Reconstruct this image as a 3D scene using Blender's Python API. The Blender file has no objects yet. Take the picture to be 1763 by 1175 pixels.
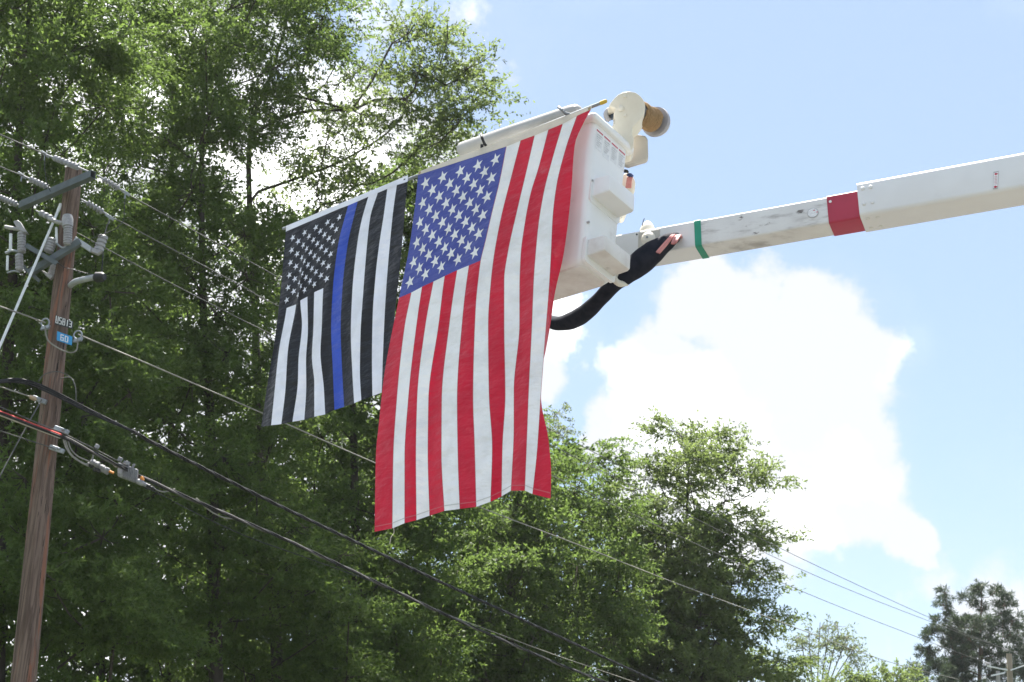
import bpy, math, random
import numpy as np
from mathutils import Vector, Matrix

rng = np.random.default_rng(11)
random.seed(5)
sc = bpy.context.scene
col = sc.collection

# ------------------------------------------------------------------ camera
W, H, F = 1763.0, 1175.0, 2400.0          # photo pixels and focal length in those pixels
PITCH, ROLL = math.radians(18.0), -0.05
CAM = np.array([0.0, 0.0, 1.6])
_f = np.array([0, math.cos(PITCH), math.sin(PITCH)])
_u = np.array([0, -math.sin(PITCH), math.cos(PITCH)])
_r = np.array([1.0, 0, 0])
RT = math.cos(ROLL) * _r - math.sin(ROLL) * _u
UP = math.sin(ROLL) * _r + math.cos(ROLL) * _u
FW = _f
cam = bpy.data.cameras.new('camera')
cam.sensor_width = 36.0
cam.lens = 36.0 * F / W
cam.clip_end = 5000
cam.dof.use_dof = True
cam.dof.focus_distance = 9.6
cam.dof.aperture_fstop = 6.3
co = bpy.data.objects.new('camera', cam)
col.objects.link(co)
M = Matrix(((RT[0], UP[0], -FW[0], CAM[0]), (RT[1], UP[1], -FW[1], CAM[1]), (RT[2], UP[2], -FW[2], CAM[2]), (0, 0, 0, 1)))
co.matrix_world = M
sc.camera = co

# ------------------------------------------------------------------ exposure
vs = sc.view_settings
vs.view_transform = 'Standard'
vs.look = 'None'
vs.exposure = 2.08
vs.gamma = 1.0
vs.use_curve_mapping = False


def ray(px, py):
    return FW + RT * ((px - W / 2) / F) + UP * ((H / 2 - py) / F)


def P(px, py, d):                       # point at camera depth d
    return CAM + ray(px, py) * d


def PY(px, py, Y):                      # point on the upright plane y = Y
    r = ray(px, py)
    return CAM + r * (Y / r[1])


def PZ(px, py, z):
    r = ray(px, py)
    return CAM + r * ((z - CAM[2]) / r[2])


def unit(v):
    v = np.asarray(v, float)
    return v / np.linalg.norm(v)


# ------------------------------------------------------------------ world, sun
SUN_EL, SUN_AZ = math.radians(72.0), math.radians(-13.0)
wd = bpy.data.worlds.new('World')
sc.world = wd
wd.use_nodes = True
nt = wd.node_tree
nt.nodes.clear()


def N(tree, kind, **kw):
    n = tree.nodes.new(kind)
    for k, v in kw.items():
        setattr(n, k, v)
    return n


def mth(tree, op, a, b=None, clamp=False):
    n = tree.nodes.new('ShaderNodeMath')
    n.operation = op
    n.use_clamp = clamp
    for i, x in enumerate((a, b)):
        if x is None:
            continue
        if isinstance(x, (int, float)):
            n.inputs[i].default_value = x
        else:
            tree.links.new(x, n.inputs[i])
    return n.outputs[0]


def mixc(tree, fac, a, b, blend='MIX'):
    n = tree.nodes.new('ShaderNodeMix')
    n.data_type = 'RGBA'
    n.blend_type = blend
    for i, x in ((0, fac), (6, a), (7, b)):
        if isinstance(x, (int, float)):
            n.inputs[i].default_value = x
        elif isinstance(x, (tuple, list)):
            n.inputs[i].default_value = (x[0], x[1], x[2], 1)
        else:
            tree.links.new(x, n.inputs[i])
    return n.outputs[2]


def smooth(tree, x, lo, hi):
    n = tree.nodes.new('ShaderNodeMapRange')
    n.interpolation_type = 'SMOOTHSTEP'
    tree.links.new(x, n.inputs[0])
    n.inputs[1].default_value = lo
    n.inputs[2].default_value = hi
    return n.outputs[0]


sky = N(nt, 'ShaderNodeTexSky', sky_type='NISHITA', sun_disc=False)
sky.sun_elevation = SUN_EL
sky.sun_rotation = SUN_AZ
sky.altitude = 100
sky.air_density = 1.0
sky.dust_density = 0.6
sky.ozone_density = 1.0
SKY_STRENGTH = 0.05
tc = N(nt, 'ShaderNodeTexCoord')
dirv = tc.outputs['Generated']


def noise(tree, vec, scale, detail=6, rough=0.55, out='Fac'):
    n = tree.nodes.new('ShaderNodeTexNoise')
    n.inputs['Scale'].default_value = scale
    n.inputs['Detail'].default_value = detail
    n.inputs['Roughness'].default_value = rough
    if vec is not None:
        tree.links.new(vec, n.inputs['Vector'])
    return n.outputs[out]


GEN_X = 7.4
# cumulus: puffs around a few directions of the sky, broken up by fractal noise
PUFFS = [(1220, 520, 95), (1290, 560, 120), (1400, 590, 120), (1470, 640, 95), (1320, 710, 210), (1450, 750, 120),
         (1490, 840, 100), (1560, 905, 58), (1150, 640, 100), (1085, 740, 78), (1260, 850, 180), (1400, 860, 120),
         (950, 565, 80), (900, 640, 95), (1180, 860, 130),
         (230, 170, 330), (660, 255, 125), (60, 420, 300), (480, 420, 260), (800, 300, 80), (700, 330, 120), (260, 800, 330), (640, 760, 200)]
warp = N(nt, 'ShaderNodeVectorMath', operation='SCALE')
wn = noise(nt, dirv, 9.0, 8, 0.62, 'Color')
sub = N(nt, 'ShaderNodeVectorMath', operation='SUBTRACT')
nt.links.new(wn, sub.inputs[0])
sub.inputs[1].default_value = (.5, .5, .5)
nt.links.new(sub.outputs[0], warp.inputs[0])
warp.inputs['Scale'].default_value = 0.085
wadd = N(nt, 'ShaderNodeVectorMath', operation='ADD')
nt.links.new(dirv, wadd.inputs[0])
nt.links.new(warp.outputs[0], wadd.inputs[1])
best = None
for px, py, r in PUFFS:
    d = unit(ray(px, py))
    rr = r / F
    dn = N(nt, 'ShaderNodeVectorMath', operation='DISTANCE')
    nt.links.new(wadd.outputs[0], dn.inputs[0])
    dn.inputs[1].default_value = tuple(d)
    v = mth(nt, 'SUBTRACT', 1.0, mth(nt, 'DIVIDE', dn.outputs['Value'], rr))
    best = v if best is None else mth(nt, 'MAXIMUM', best, v)
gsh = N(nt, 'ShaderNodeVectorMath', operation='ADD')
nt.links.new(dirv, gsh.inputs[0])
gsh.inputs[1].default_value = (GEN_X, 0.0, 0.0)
fill_cloud = mth(nt, 'MULTIPLY', mth(nt, 'SUBTRACT', noise(nt, gsh.outputs[0], 2.3, 4, 0.5), 0.522), 5.0)   # cloud added over the rest of the sky to lift ambient light
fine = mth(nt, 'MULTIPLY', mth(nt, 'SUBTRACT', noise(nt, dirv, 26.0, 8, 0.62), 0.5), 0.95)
field = mth(nt, 'ADD', mth(nt, 'MAXIMUM', best, fill_cloud), fine)
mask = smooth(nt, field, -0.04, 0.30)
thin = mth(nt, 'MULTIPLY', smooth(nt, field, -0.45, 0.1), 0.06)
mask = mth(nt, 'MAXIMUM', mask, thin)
body = noise(nt, wadd.outputs[0], 6.0, 5, 0.55)
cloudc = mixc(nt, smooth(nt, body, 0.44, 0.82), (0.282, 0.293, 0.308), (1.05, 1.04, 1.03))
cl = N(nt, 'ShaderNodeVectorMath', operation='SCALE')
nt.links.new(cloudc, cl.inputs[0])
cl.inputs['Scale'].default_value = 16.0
hz = mixc(nt, 0.42, sky.outputs[0], (5.3, 6.5, 8.2))
hz = mixc(nt, 1.0, hz, (0.765, 0.775, 0.80), 'MULTIPLY')
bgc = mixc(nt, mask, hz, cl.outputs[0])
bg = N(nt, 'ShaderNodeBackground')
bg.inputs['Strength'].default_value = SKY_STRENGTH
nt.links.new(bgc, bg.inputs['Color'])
wo = N(nt, 'ShaderNodeOutputWorld')
nt.links.new(bg.outputs[0], wo.inputs['Surface'])

sl = bpy.data.lights.new('sun', 'SUN')
sl.energy = 4.0
sl.angle = math.radians(0.6)
sl.color = (1.0, 0.955, 0.88)
so = bpy.data.objects.new('sun', sl)
sd = Vector((math.sin(SUN_AZ) * math.cos(SUN_EL), math.cos(SUN_AZ) * math.cos(SUN_EL), math.sin(SUN_EL)))
so.rotation_euler = sd.to_track_quat('Z', 'Y').to_euler()
so.location = (0, 0, 40)
col.objects.link(so)

# ------------------------------------------------------------------ materials
MATS = {}


def mat(name, c1, c2=None, rough=0.6, scale=6.0, stretch=(1, 1, 1), bump=0.0, bscale=40.0, metal=0.0, spec=0.4,
        contrast=(0.35, 0.65), trans=0.0, coat=0.0, c3=None, c3amt=(0.62, 0.72), c3scale=3.0, c3stretch=(1, 1, 1), c4=None, c4amt=(0.6, 0.66), c4scale=6.0, c4stretch=(1, 1, 1)):
    if name in MATS:
        return MATS[name]
    m = bpy.data.materials.new(name)
    m.use_nodes = True
    t = m.node_tree
    b = t.nodes['Principled BSDF']
    out = t.nodes['Material Output']
    tcn = t.nodes.new('ShaderNodeTexCoord')
    mp = t.nodes.new('ShaderNodeMapping')
    mp.inputs['Scale'].default_value = stretch
    t.links.new(tcn.outputs['Object'], mp.inputs[0])
    c = None
    if c2 is not None:
        c = mixc(t, smooth(t, noise(t, mp.outputs[0], scale, 7, 0.6), *contrast), c1, c2)
    if c3 is not None:
        mp3 = t.nodes.new('ShaderNodeMapping')
        mp3.inputs['Scale'].default_value = c3stretch
        t.links.new(tcn.outputs['Object'], mp3.inputs[0])
        c = mixc(t, smooth(t, noise(t, mp3.outputs[0], c3scale, 8, 0.65), *c3amt), c if c is not None else c1, c3)
    if c4 is not None:
        mp4 = t.nodes.new('ShaderNodeMapping')
        mp4.inputs['Scale'].default_value = c4stretch
        t.links.new(tcn.outputs['Object'], mp4.inputs[0])
        c = mixc(t, smooth(t, noise(t, mp4.outputs[0], c4scale, 5, 0.6), *c4amt), c if c is not None else c1, c4)
    if c is not None:
        t.links.new(c, b.inputs['Base Color'])
    else:
        b.inputs['Base Color'].default_value = (*c1, 1)
    b.inputs['Roughness'].default_value = rough
    b.inputs['Metallic'].default_value = metal
    b.inputs['Specular IOR Level'].default_value = spec
    if coat:
        b.inputs['Coat Weight'].default_value = coat
        b.inputs['Coat Roughness'].default_value = 0.2
    if bump:
        bn = t.nodes.new('ShaderNodeBump')
        bn.inputs['Strength'].default_value = bump
        bn.inputs['Distance'].default_value = 0.01
        t.links.new(noise(t, mp.outputs[0], bscale, 6, 0.6), bn.inputs['Height'])
        t.links.new(bn.outputs[0], b.inputs['Normal'])
    if trans:
        tr = t.nodes.new('ShaderNodeBsdfTranslucent')
        if c is not None:
            t.links.new(c, tr.inputs['Color'])
        else:
            tr.inputs['Color'].default_value = (*c1, 1)
        mx = t.nodes.new('ShaderNodeMixShader')
        mx.inputs[0].default_value = trans
        t.links.new(b.outputs[0], mx.inputs[1])
        t.links.new(tr.outputs[0], mx.inputs[2])
        t.links.new(mx.outputs[0], out.inputs['Surface'])
    MATS[name] = m
    return m


def cloth_mat(name, c1, trans, rough=0.75, wr=0.35, spec=0.2, worn=None):
    m = bpy.data.materials.new(name)
    m.use_nodes = True
    t = m.node_tree
    b = t.nodes['Principled BSDF']
    out = t.nodes['Material Output']
    tcn = t.nodes.new('ShaderNodeTexCoord')
    v = tcn.outputs['Object']
    dark = tuple(x * 0.86 for x in c1)
    c = mixc(t, smooth(t, noise(t, v, 5.0, 6, 0.6), 0.35, 0.7), c1, dark)
    if worn is not None:
        c = mixc(t, mth(t, 'MULTIPLY', smooth(t, noise(t, v, 2.4, 9, 0.75), 0.57, 0.75), 0.45), c, worn)
    t.links.new(c, b.inputs['Base Color'])
    b.inputs['Roughness'].default_value = rough
    b.inputs['Specular IOR Level'].default_value = spec
    b.inputs['Sheen Weight'].default_value = 0.0 if max(c1) < 0.05 else 0.25
    # soft creases: stretched noise, plus a fine weave
    mp = t.nodes.new('ShaderNodeMapping')
    mp.inputs['Scale'].default_value = (2.2, 2.2, 5.0)
    mp.inputs['Rotation'].default_value = (0.0, 0.5, 0.3)
    t.links.new(v, mp.inputs[0])
    h1 = noise(t, mp.outputs[0], 2.6, 3, 0.55)
    h2 = noise(t, v, 400.0, 2, 0.5)
    hh = mth(t, 'ADD', h1, mth(t, 'MULTIPLY', h2, 0.02))
    bn = t.nodes.new('ShaderNodeBump')
    bn.inputs['Strength'].default_value = wr
    bn.inputs['Distance'].default_value = 0.06
    t.links.new(hh, bn.inputs['Height'])
    t.links.new(bn.outputs[0], b.inputs['Normal'])
    tr = t.nodes.new('ShaderNodeBsdfTranslucent')
    t.links.new(c, tr.inputs['Color'])
    t.links.new(bn.outputs[0], tr.inputs['Normal'])
    mx = t.nodes.new('ShaderNodeMixShader')
    mx.inputs[0].default_value = trans
    t.links.new(b.outputs[0], mx.inputs[1])
    t.links.new(tr.outputs[0], mx.inputs[2])
    t.links.new(mx.outputs[0], out.inputs['Surface'])
    return m


def leaf_mat(name, dark, mid, light, trans=0.50):
    m = bpy.data.materials.new(name)
    m.use_nodes = True
    t = m.node_tree
    b = t.nodes['Principled BSDF']
    out = t.nodes['Material Output']
    g = t.nodes.new('ShaderNodeNewGeometry')
    ri = g.outputs['Random Per Island']
    pn = noise(t, g.outputs['Position'], 0.55, 4, 0.6)
    c = mixc(t, smooth(t, ri, 0.0, 0.9), dark, mid)
    c = mixc(t, smooth(t, mth(t, 'ADD', mth(t, 'MULTIPLY', ri, 0.25), pn), 0.55, 0.95), c, light)
    t.links.new(c, b.inputs['Base Color'])
    b.inputs['Roughness'].default_value = 0.55
    b.inputs['Specular IOR Level'].default_value = 0.25
    tr = t.nodes.new('ShaderNodeBsdfTranslucent')
    tcol = mixc(t, 1.0, mixc(t, 0.6, c, light), (1.50, 1.56, 1.18), 'MULTIPLY')
    t.links.new(tcol, tr.inputs['Color'])
    mx = t.nodes.new('ShaderNodeMixShader')
    mx.inputs[0].default_value = trans
    t.links.new(b.outputs[0], mx.inputs[1])
    t.links.new(tr.outputs[0], mx.inputs[2])
    t.links.new(mx.outputs[0], out.inputs['Surface'])
    return m


GEL = mat('white_gelcoat', (0.84, 0.84, 0.83), (0.79, 0.785, 0.77), 0.38, 3.0, spec=0.45, coat=0.15, c3=(0.45, 0.42, 0.39), c3amt=(0.60, 0.85), c3scale=5.0)
GELS = mat('soiled_gelcoat', (0.72, 0.70, 0.67), (0.60, 0.56, 0.52), 0.5, 5.0, c3=(0.22, 0.19, 0.17), c3amt=(0.58, 0.78), c3scale=7.0)
CREAM = mat('cream_gelcoat', (0.76, 0.72, 0.62), (0.70, 0.65, 0.55), 0.42, 5.0, c3=(0.45, 0.42, 0.38), c3amt=(0.66, 0.85), c3scale=6.0)
BOOMW = mat('boom_white', (0.76, 0.765, 0.76), (0.71, 0.71, 0.70), 0.40, 2.0, spec=0.45, c3=(0.45, 0.43, 0.40), c3amt=(0.66, 0.9), c3scale=3.0)
BOOMD = mat('boom_scuffed', (0.74, 0.74, 0.72), (0.66, 0.65, 0.63), 0.5, 3.0, c3=(0.36, 0.34, 0.32), c3amt=(0.50, 0.78), c3scale=7.0, c3stretch=(0.5, 0.8, 2.6),
            c4=(0.16, 0.14, 0.13), c4amt=(0.64, 0.70), c4scale=9.0, c4stretch=(0.6, 1, 2.0))
RED = mat('band_red', (0.42, 0.035, 0.07), (0.36, 0.03, 0.06), 0.45, 5.0)
GREEN = mat('band_green', (0.02, 0.30, 0.19), (0.02, 0.26, 0.16), 0.45, 6.0)
STEEL = mat('galvanised_steel', (0.34, 0.36, 0.38), (0.24, 0.26, 0.28), 0.5, 9.0, metal=0.55)
ARM = mat('grey_crossarm', (0.10, 0.118, 0.125), (0.075, 0.09, 0.095), 0.6, 6.0, c3=(0.20, 0.22, 0.23), c3amt=(0.6, 0.8))
PORC = mat('grey_porcelain', (0.33, 0.325, 0.33), (0.25, 0.245, 0.25), 0.4, 14.0, spec=0.5)
PORCD = mat('porcelain_shadow_ring', (0.10, 0.10, 0.11), None, 0.5)
POLY = mat('polymer_insulator', (0.27, 0.275, 0.30), (0.20, 0.205, 0.22), 0.6, 12.0)
FIBRE = mat('white_fibreglass', (0.72, 0.74, 0.74), (0.62, 0.64, 0.64), 0.35, 10.0)
BLACK = mat('black_rubber', (0.018, 0.018, 0.02), (0.03, 0.03, 0.032), 0.6, 10.0)
CABLE = mat('black_cable', (0.016, 0.016, 0.017), (0.03, 0.03, 0.032), 0.6, 8.0, spec=0.2)
WIRE = mat('aluminium_wire', (0.13, 0.13, 0.125), (0.09, 0.09, 0.085), 0.8, 6.0, spec=0.2)
WIREW = mat('pale_wire', (0.27, 0.26, 0.23), (0.20, 0.195, 0.17), 0.7, 6.0, spec=0.2)
ALU = mat('cast_aluminium', (0.30, 0.30, 0.31), (0.20, 0.20, 0.21), 0.55, 14.0)
NAVY = mat('navy_sleeve', (0.012, 0.014, 0.022), (0.022, 0.024, 0.034), 0.85, 16.0, bump=0.35, bscale=9.0, spec=0.15)
PINK = mat('pink_hose', (0.62, 0.27, 0.25), (0.50, 0.20, 0.19), 0.5, 20.0)
ROPE = mat('tan_rope', (0.34, 0.225, 0.115), (0.25, 0.16, 0.08), 0.9, 60.0, bump=0.3)
ORANGE = mat('orange_cap', (0.72, 0.28, 0.06), None, 0.5)
REDC = mat('red_cable', (0.50, 0.05, 0.04), (0.40, 0.04, 0.03), 0.45, 5.0)
WHITEP = mat('white_paint', (0.80, 0.80, 0.80), None, 0.5)
BLUEP = mat('blue_tag', (0.03, 0.30, 0.62), (0.03, 0.26, 0.55), 0.4, 20.0)
DARKP = mat('dark_plate', (0.03, 0.035, 0.035), None, 0.5)
YELLOW = mat('yellow_tip', (0.62, 0.42, 0.05), None, 0.5)
PRINT = mat('grey_print', (0.82, 0.82, 0.82), (0.66, 0.66, 0.67), 0.5, 60.0, stretch=(1, 1, 3), contrast=(0.42, 0.55))
REDP = mat('red_print', (0.55, 0.05, 0.09), None, 0.5)
GREYL = mat('grey_line', (0.42, 0.42, 0.42), None, 0.5)
PLATE = mat('beige_plate', (0.52, 0.50, 0.44), (0.44, 0.42, 0.37), 0.5, 12.0, c3=(0.28, 0.25, 0.21), c3amt=(0.6, 0.8), c3scale=9)
GREYF = mat('grey_flange', (0.36, 0.35, 0.36), (0.30, 0.29, 0.31), 0.5, 9.0)
BARK = mat('bark', (0.085, 0.072, 0.060), (0.045, 0.038, 0.032), 0.9, 7.0, stretch=(1, 1, 0.25), bump=0.8, bscale=14.0, spec=0.15)
PINEBARK = mat('pine_bark', (0.13, 0.085, 0.06), (0.06, 0.045, 0.035), 0.9, 7.0, stretch=(1, 1, 0.3), bump=0.8, bscale=10.0, spec=0.15)
TWIG = mat('pale_twig', (0.22, 0.20, 0.17), (0.15, 0.135, 0.115), 0.9, 7.0, spec=0.15)
WOOD = mat('weathered_pole_wood', (0.20, 0.145, 0.118), (0.090, 0.062, 0.050), 0.85, 3.0, stretch=(11, 11, 0.45), bump=1.0, bscale=6.0, spec=0.15,
           c3=(0.23, 0.105, 0.070), c3amt=(0.53, 0.62), c3scale=4.0, c3stretch=(2.2, 2.2, 0.12),
           c4=(0.022, 0.017, 0.015), c4amt=(0.60, 0.66), c4scale=5.0, c4stretch=(7, 7, 0.22))
WOODF = mat('far_pole_wood', (0.30, 0.26, 0.20), (0.20, 0.17, 0.13), 0.85, 3.0, stretch=(9, 9, 0.4), spec=0.15)
LEAF_A = leaf_mat('oak_leaf', (0.050, 0.086, 0.021), (0.086, 0.132, 0.035), (0.124, 0.174, 0.053))
LEAF_B = leaf_mat('oak_leaf_bright', (0.072, 0.106, 0.034), (0.118, 0.158, 0.054), (0.160, 0.200, 0.075))
LEAF_C = leaf_mat('grey_green_leaf', (0.080, 0.105, 0.060), (0.110, 0.140, 0.080), (0.150, 0.175, 0.100))
LEAF_P = leaf_mat('pine_needle', (0.022, 0.042, 0.026), (0.036, 0.060, 0.034), (0.060, 0.085, 0.040), 0.2)


# ------------------------------------------------------------------ mesh helpers
class MB:
    def __init__(s):
        s.v, s.f, s.m = [], [], []

    def add(s, vs_, fs, mi=0):
        o = len(s.v)
        s.v += [tuple(map(float, x)) for x in vs_]
        s.f += [tuple(o + i for i in q) for q in fs]
        s.m += [mi] * len(fs)
        return s

    def box(s, o, x, y, z, mi=0):         # corner + three edge vectors
        o, x, y, z = map(lambda q: np.asarray(q, float), (o, x, y, z))
        if np.dot(np.cross(x, y), z) < 0:
            x, y = y, x
        vs_ = [o, o + x, o + x + y, o + y, o + z, o + x + z, o + x + y + z, o + y + z]
        return s.add(vs_, [(0, 3, 2, 1), (4, 5, 6, 7), (0, 1, 5, 4), (1, 2, 6, 5), (2, 3, 7, 6), (3, 0, 4, 7)], mi)

    def cbox(s, c, x, y, z, mi=0):        # centre + full edge vectors
        c, x, y, z = map(lambda q: np.asarray(q, float), (c, x, y, z))
        return s.box(c - x / 2 - y / 2 - z / 2, x, y, z, mi)

    def tube(s, pts, rad, seg=8, cap=True, mi=0):
        pts = np.asarray(pts, float)
        n = len(pts)
        rad = np.full(n, rad) if np.isscalar(rad) else np.asarray(rad, float)
        tg = np.gradient(pts, axis=0)
        tg /= np.maximum(np.linalg.norm(tg, axis=1, keepdims=True), 1e-9)
        a = np.cross(tg[0], [0.13, 0.37, 0.92])
        if np.linalg.norm(a) < 1e-3:
            a = np.cross(tg[0], [1, 0, 0])
        a = unit(a)
        o = len(s.v)
        for i in range(n):
            a = unit(a - tg[i] * np.dot(a, tg[i]))
            b = np.cross(tg[i], a)
            for k in range(seg):
                t = 2 * math.pi * k / seg
                p = pts[i] + rad[i] * (math.cos(t) * a + math.sin(t) * b)
                s.v.append(tuple(p))
        for i in range(n - 1):
            for k in range(seg):
                k2 = (k + 1) % seg
                s.f.append((o + i * seg + k, o + i * seg + k2, o + (i + 1) * seg + k2, o + (i + 1) * seg + k))
                s.m.append(mi)
        if cap:
            s.f.append(tuple(o + k for k in reversed(range(seg))))
            s.f.append(tuple(o + (n - 1) * seg + k for k in range(seg)))
            s.m += [mi, mi]
        return s

    def lathe(s, p0, p1, prof, seg=16, mi=0):      # prof: (t along p0-p1, radius)
        p0, p1 = np.asarray(p0, float), np.asarray(p1, float)
        pts = [p0 + (p1 - p0) * t for t, r in prof]
        ax = unit(p1 - p0)
        a = np.cross(ax, [0.13, 0.37, 0.92])
        a = unit(a)
        b = np.cross(ax, a)
        o = len(s.v)
        for p, (t, r) in zip(pts, prof):
            for k in range(seg):
                w = 2 * math.pi * k / seg
                s.v.append(tuple(p + r * (math.cos(w) * a + math.sin(w) * b)))
        n = len(prof)
        for i in range(n - 1):
            for k in range(seg):
                k2 = (k + 1) % seg
                s.f.append((o + i * seg + k, o + i * seg + k2, o + (i + 1) * seg + k2, o + (i + 1) * seg + k))
                s.m.append(mi)
        s.f.append(tuple(o + k for k in reversed(range(seg))))
        s.f.append(tuple(o + (n - 1) * seg + k for k in range(seg)))
        s.m += [mi, mi]
        return s

    def prism(s, pts, ext, mi=0):
        pts = [np.asarray(p, float) for p in pts]
        e = np.asarray(ext, float)
        nrm = sum(np.cross(pts[i] - pts[0], pts[i + 1] - pts[0]) for i in range(1, len(pts) - 1))
        if np.dot(nrm, e) > 0:
            pts = pts[::-1]
        n = len(pts)
        vs_ = pts + [p + e for p in pts]
        fs = [tuple(range(n)), tuple(reversed(range(n, 2 * n)))]
        for i in range(n):
            j = (i + 1) % n
            fs.append((j, i, i + n, j + n))
        return s.add(vs_, fs, mi)

    def build(s, name, material, parent=None, smooth_angle=40, bevel=0.0, bseg=2):
        me = bpy.data.meshes.new(name)
        me.from_pydata(s.v, [], s.f)
        mats = material if isinstance(material, (list, tuple)) else [material]
        for m in mats:
            me.materials.append(m)
        if len(mats) > 1:
            me.polygons.foreach_set('material_index', s.m)
        if smooth_angle:
            me.polygons.foreach_set('use_smooth', [True] * len(me.polygons))
            me.set_sharp_from_angle(angle=math.radians(smooth_angle))
        me.update()
        o = bpy.data.objects.new(name, me)
        col.objects.link(o)
        if parent is not None:
            par(o, parent)
        if bevel:
            b = o.modifiers.new('bevel', 'BEVEL')
            b.width = bevel
            b.segments = bseg
            b.limit_method = 'ANGLE'
            b.angle_limit = math.radians(35)
            b.harden_normals = False
        return o


WLOC = {}


def par(o, parent):                       # parent an object whose mesh is in world coordinates
    o.parent = parent
    wl = WLOC.get(parent.name, Vector((0, 0, 0)))
    o.matrix_parent_inverse = Matrix.Translation(-wl)


def thing(name, label, cat, loc=(0, 0, 0), group=None):
    o = bpy.data.objects.new(name, None)
    o.empty_display_size = 0.2
    col.objects.link(o)
    o.location = tuple(map(float, loc))
    WLOC[o.name] = Vector(o.location)
    tag(o, label, cat, group)
    return o


def tag(o, label, cat, group=None):
    o['label'] = label
    o['category'] = cat
    if group:
        o['group'] = group
    return o


def struct(o):
    o['kind'] = 'structure'
    return o


def spline(pts, n=24):
    """Catmull-Rom through points"""
    p = np.asarray(pts, float)
    if len(p) == 2:
        t = np.linspace(0, 1, n)[:, None]
        return p[0] * (1 - t) + p[1] * t
    q = np.vstack([2 * p[0] - p[1], p, 2 * p[-1] - p[-2]])
    out = []
    m = len(p) - 1
    for i in range(m):
        k = max(2, int(round(n / m)))
        for t in np.linspace(0, 1, k, endpoint=False):
            a, b, c, d = q[i], q[i + 1], q[i + 2], q[i + 3]
            out.append(0.5 * (2 * b + (c - a) * t + (2 * a - 5 * b + 4 * c - d) * t * t + (3 * b - a - 3 * c + d) * t ** 3))
    out.append(p[-1])
    return np.array(out)


# ------------------------------------------------------------------ ground
GRASS = mat('mown_grass', (0.05, 0.075, 0.03), (0.08, 0.085, 0.04), 0.9, 0.6, bump=0.5, bscale=30.0, spec=0.1)
ASPH = mat('asphalt', (0.080, 0.080, 0.080), (0.11, 0.11, 0.11), 0.9, 1.5, bump=0.4, bscale=90.0, spec=0.2)
g = MB()
nx = 24
gx = np.linspace(-600, 600, nx)
vs_ = [(x, y, 0.0) for y in gx for x in gx]
g.add(vs_, [(j * nx + i, j * nx + i + 1, (j + 1) * nx + i + 1, (j + 1) * nx + i) for j in range(nx - 1) for i in range(nx - 1)])
struct(g.build('ground', GRASS))
rd = MB()
ld = unit([0.56, 0.83, 0])
pd = np.array([0.83, -0.56, 0])
rd.box(np.array([2.0, 6.0, 0.004]) - ld * 120 - pd * 9, ld * 300, pd * 19, np.array([0, 0, 0.012]))
struct(rd.build('road', ASPH))
rl = MB()
for k in (-0.12, 0.12):
    rl.box(np.array([2.0, 6.0, 0.02]) - ld * 120 + pd * (0.5 + k) - pd * 0.05, ld * 300, pd * 0.1, np.array([0, 0, 0.003]))
struct(rl.build('road_marking', mat('road_yellow', (0.55, 0.38, 0.05), (0.45, 0.31, 0.05), 0.7, 8.0)))

# ------------------------------------------------------------------ bucket frame: a = along the long side (away, left), b = short side, c = down
A0 = P(1018, 187, 9.0)
L0 = P(497, 393, 10.6)
a = unit(L0 - A0)
K0 = P(1087, 250, 9.32)
b = unit(K0 - A0 - a * np.dot(K0 - A0, a))
c = unit(np.cross(b, a))
if c[2] > 0:
    c = -c
BO = A0 + b * 0.035 + c * 0.012
BW, BL, BH = 0.46, 1.30, 1.07


def BP(u, v, w):                          # bucket coordinates: u along a, v along b, w down
    return BO + a * u + b * v + c * w


root_z = BP(0.6, 0.25, BH)
END_PX = P(1072.5, 402.6, 9.42)
lift = thing('aerial_lift', 'white bucket truck boom and work bucket reaching over in front of the trees', 'aerial lift', (0, 0, 0))


def rrect(u0, u1, v0, v1, r, n=6):
    pts = []
    for cx, cy, s in ((u1 - r, v1 - r, 0), (u0 + r, v1 - r, 1), (u0 + r, v0 + r, 2), (u1 - r, v0 + r, 3)):
        for k in range(n + 1):
            t = math.pi / 2 * (s + k / n)
            pts.append((cx + r * math.cos(t), cy + r * math.sin(t)))
    return pts


def loft(rings, mb, capa=True, capb=True):
    n = len(rings[0])
    o = len(mb.v)
    for r_ in rings:
        mb.v += [tuple(map(float, p)) for p in r_]
    for i in range(len(rings) - 1):
        for k in range(n):
            k2 = (k + 1) % n
            mb.f.append((o + i * n + k, o + i * n + k2, o + (i + 1) * n + k2, o + (i + 1) * n + k))
            mb.m.append(0)
    if capa:
        mb.f.append(tuple(o + k for k in reversed(range(n))))
        mb.m.append(0)
    if capb:
        e = o + (len(rings) - 1) * n
        mb.f.append(tuple(e + k for k in range(n)))
        mb.m.append(0)


def bring(w, ins, r=0.055):
    return [BP(u, v, w) for u, v in rrect(ins, BL - ins * 1.2, ins, BW - ins * 1.0, r)]


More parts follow.
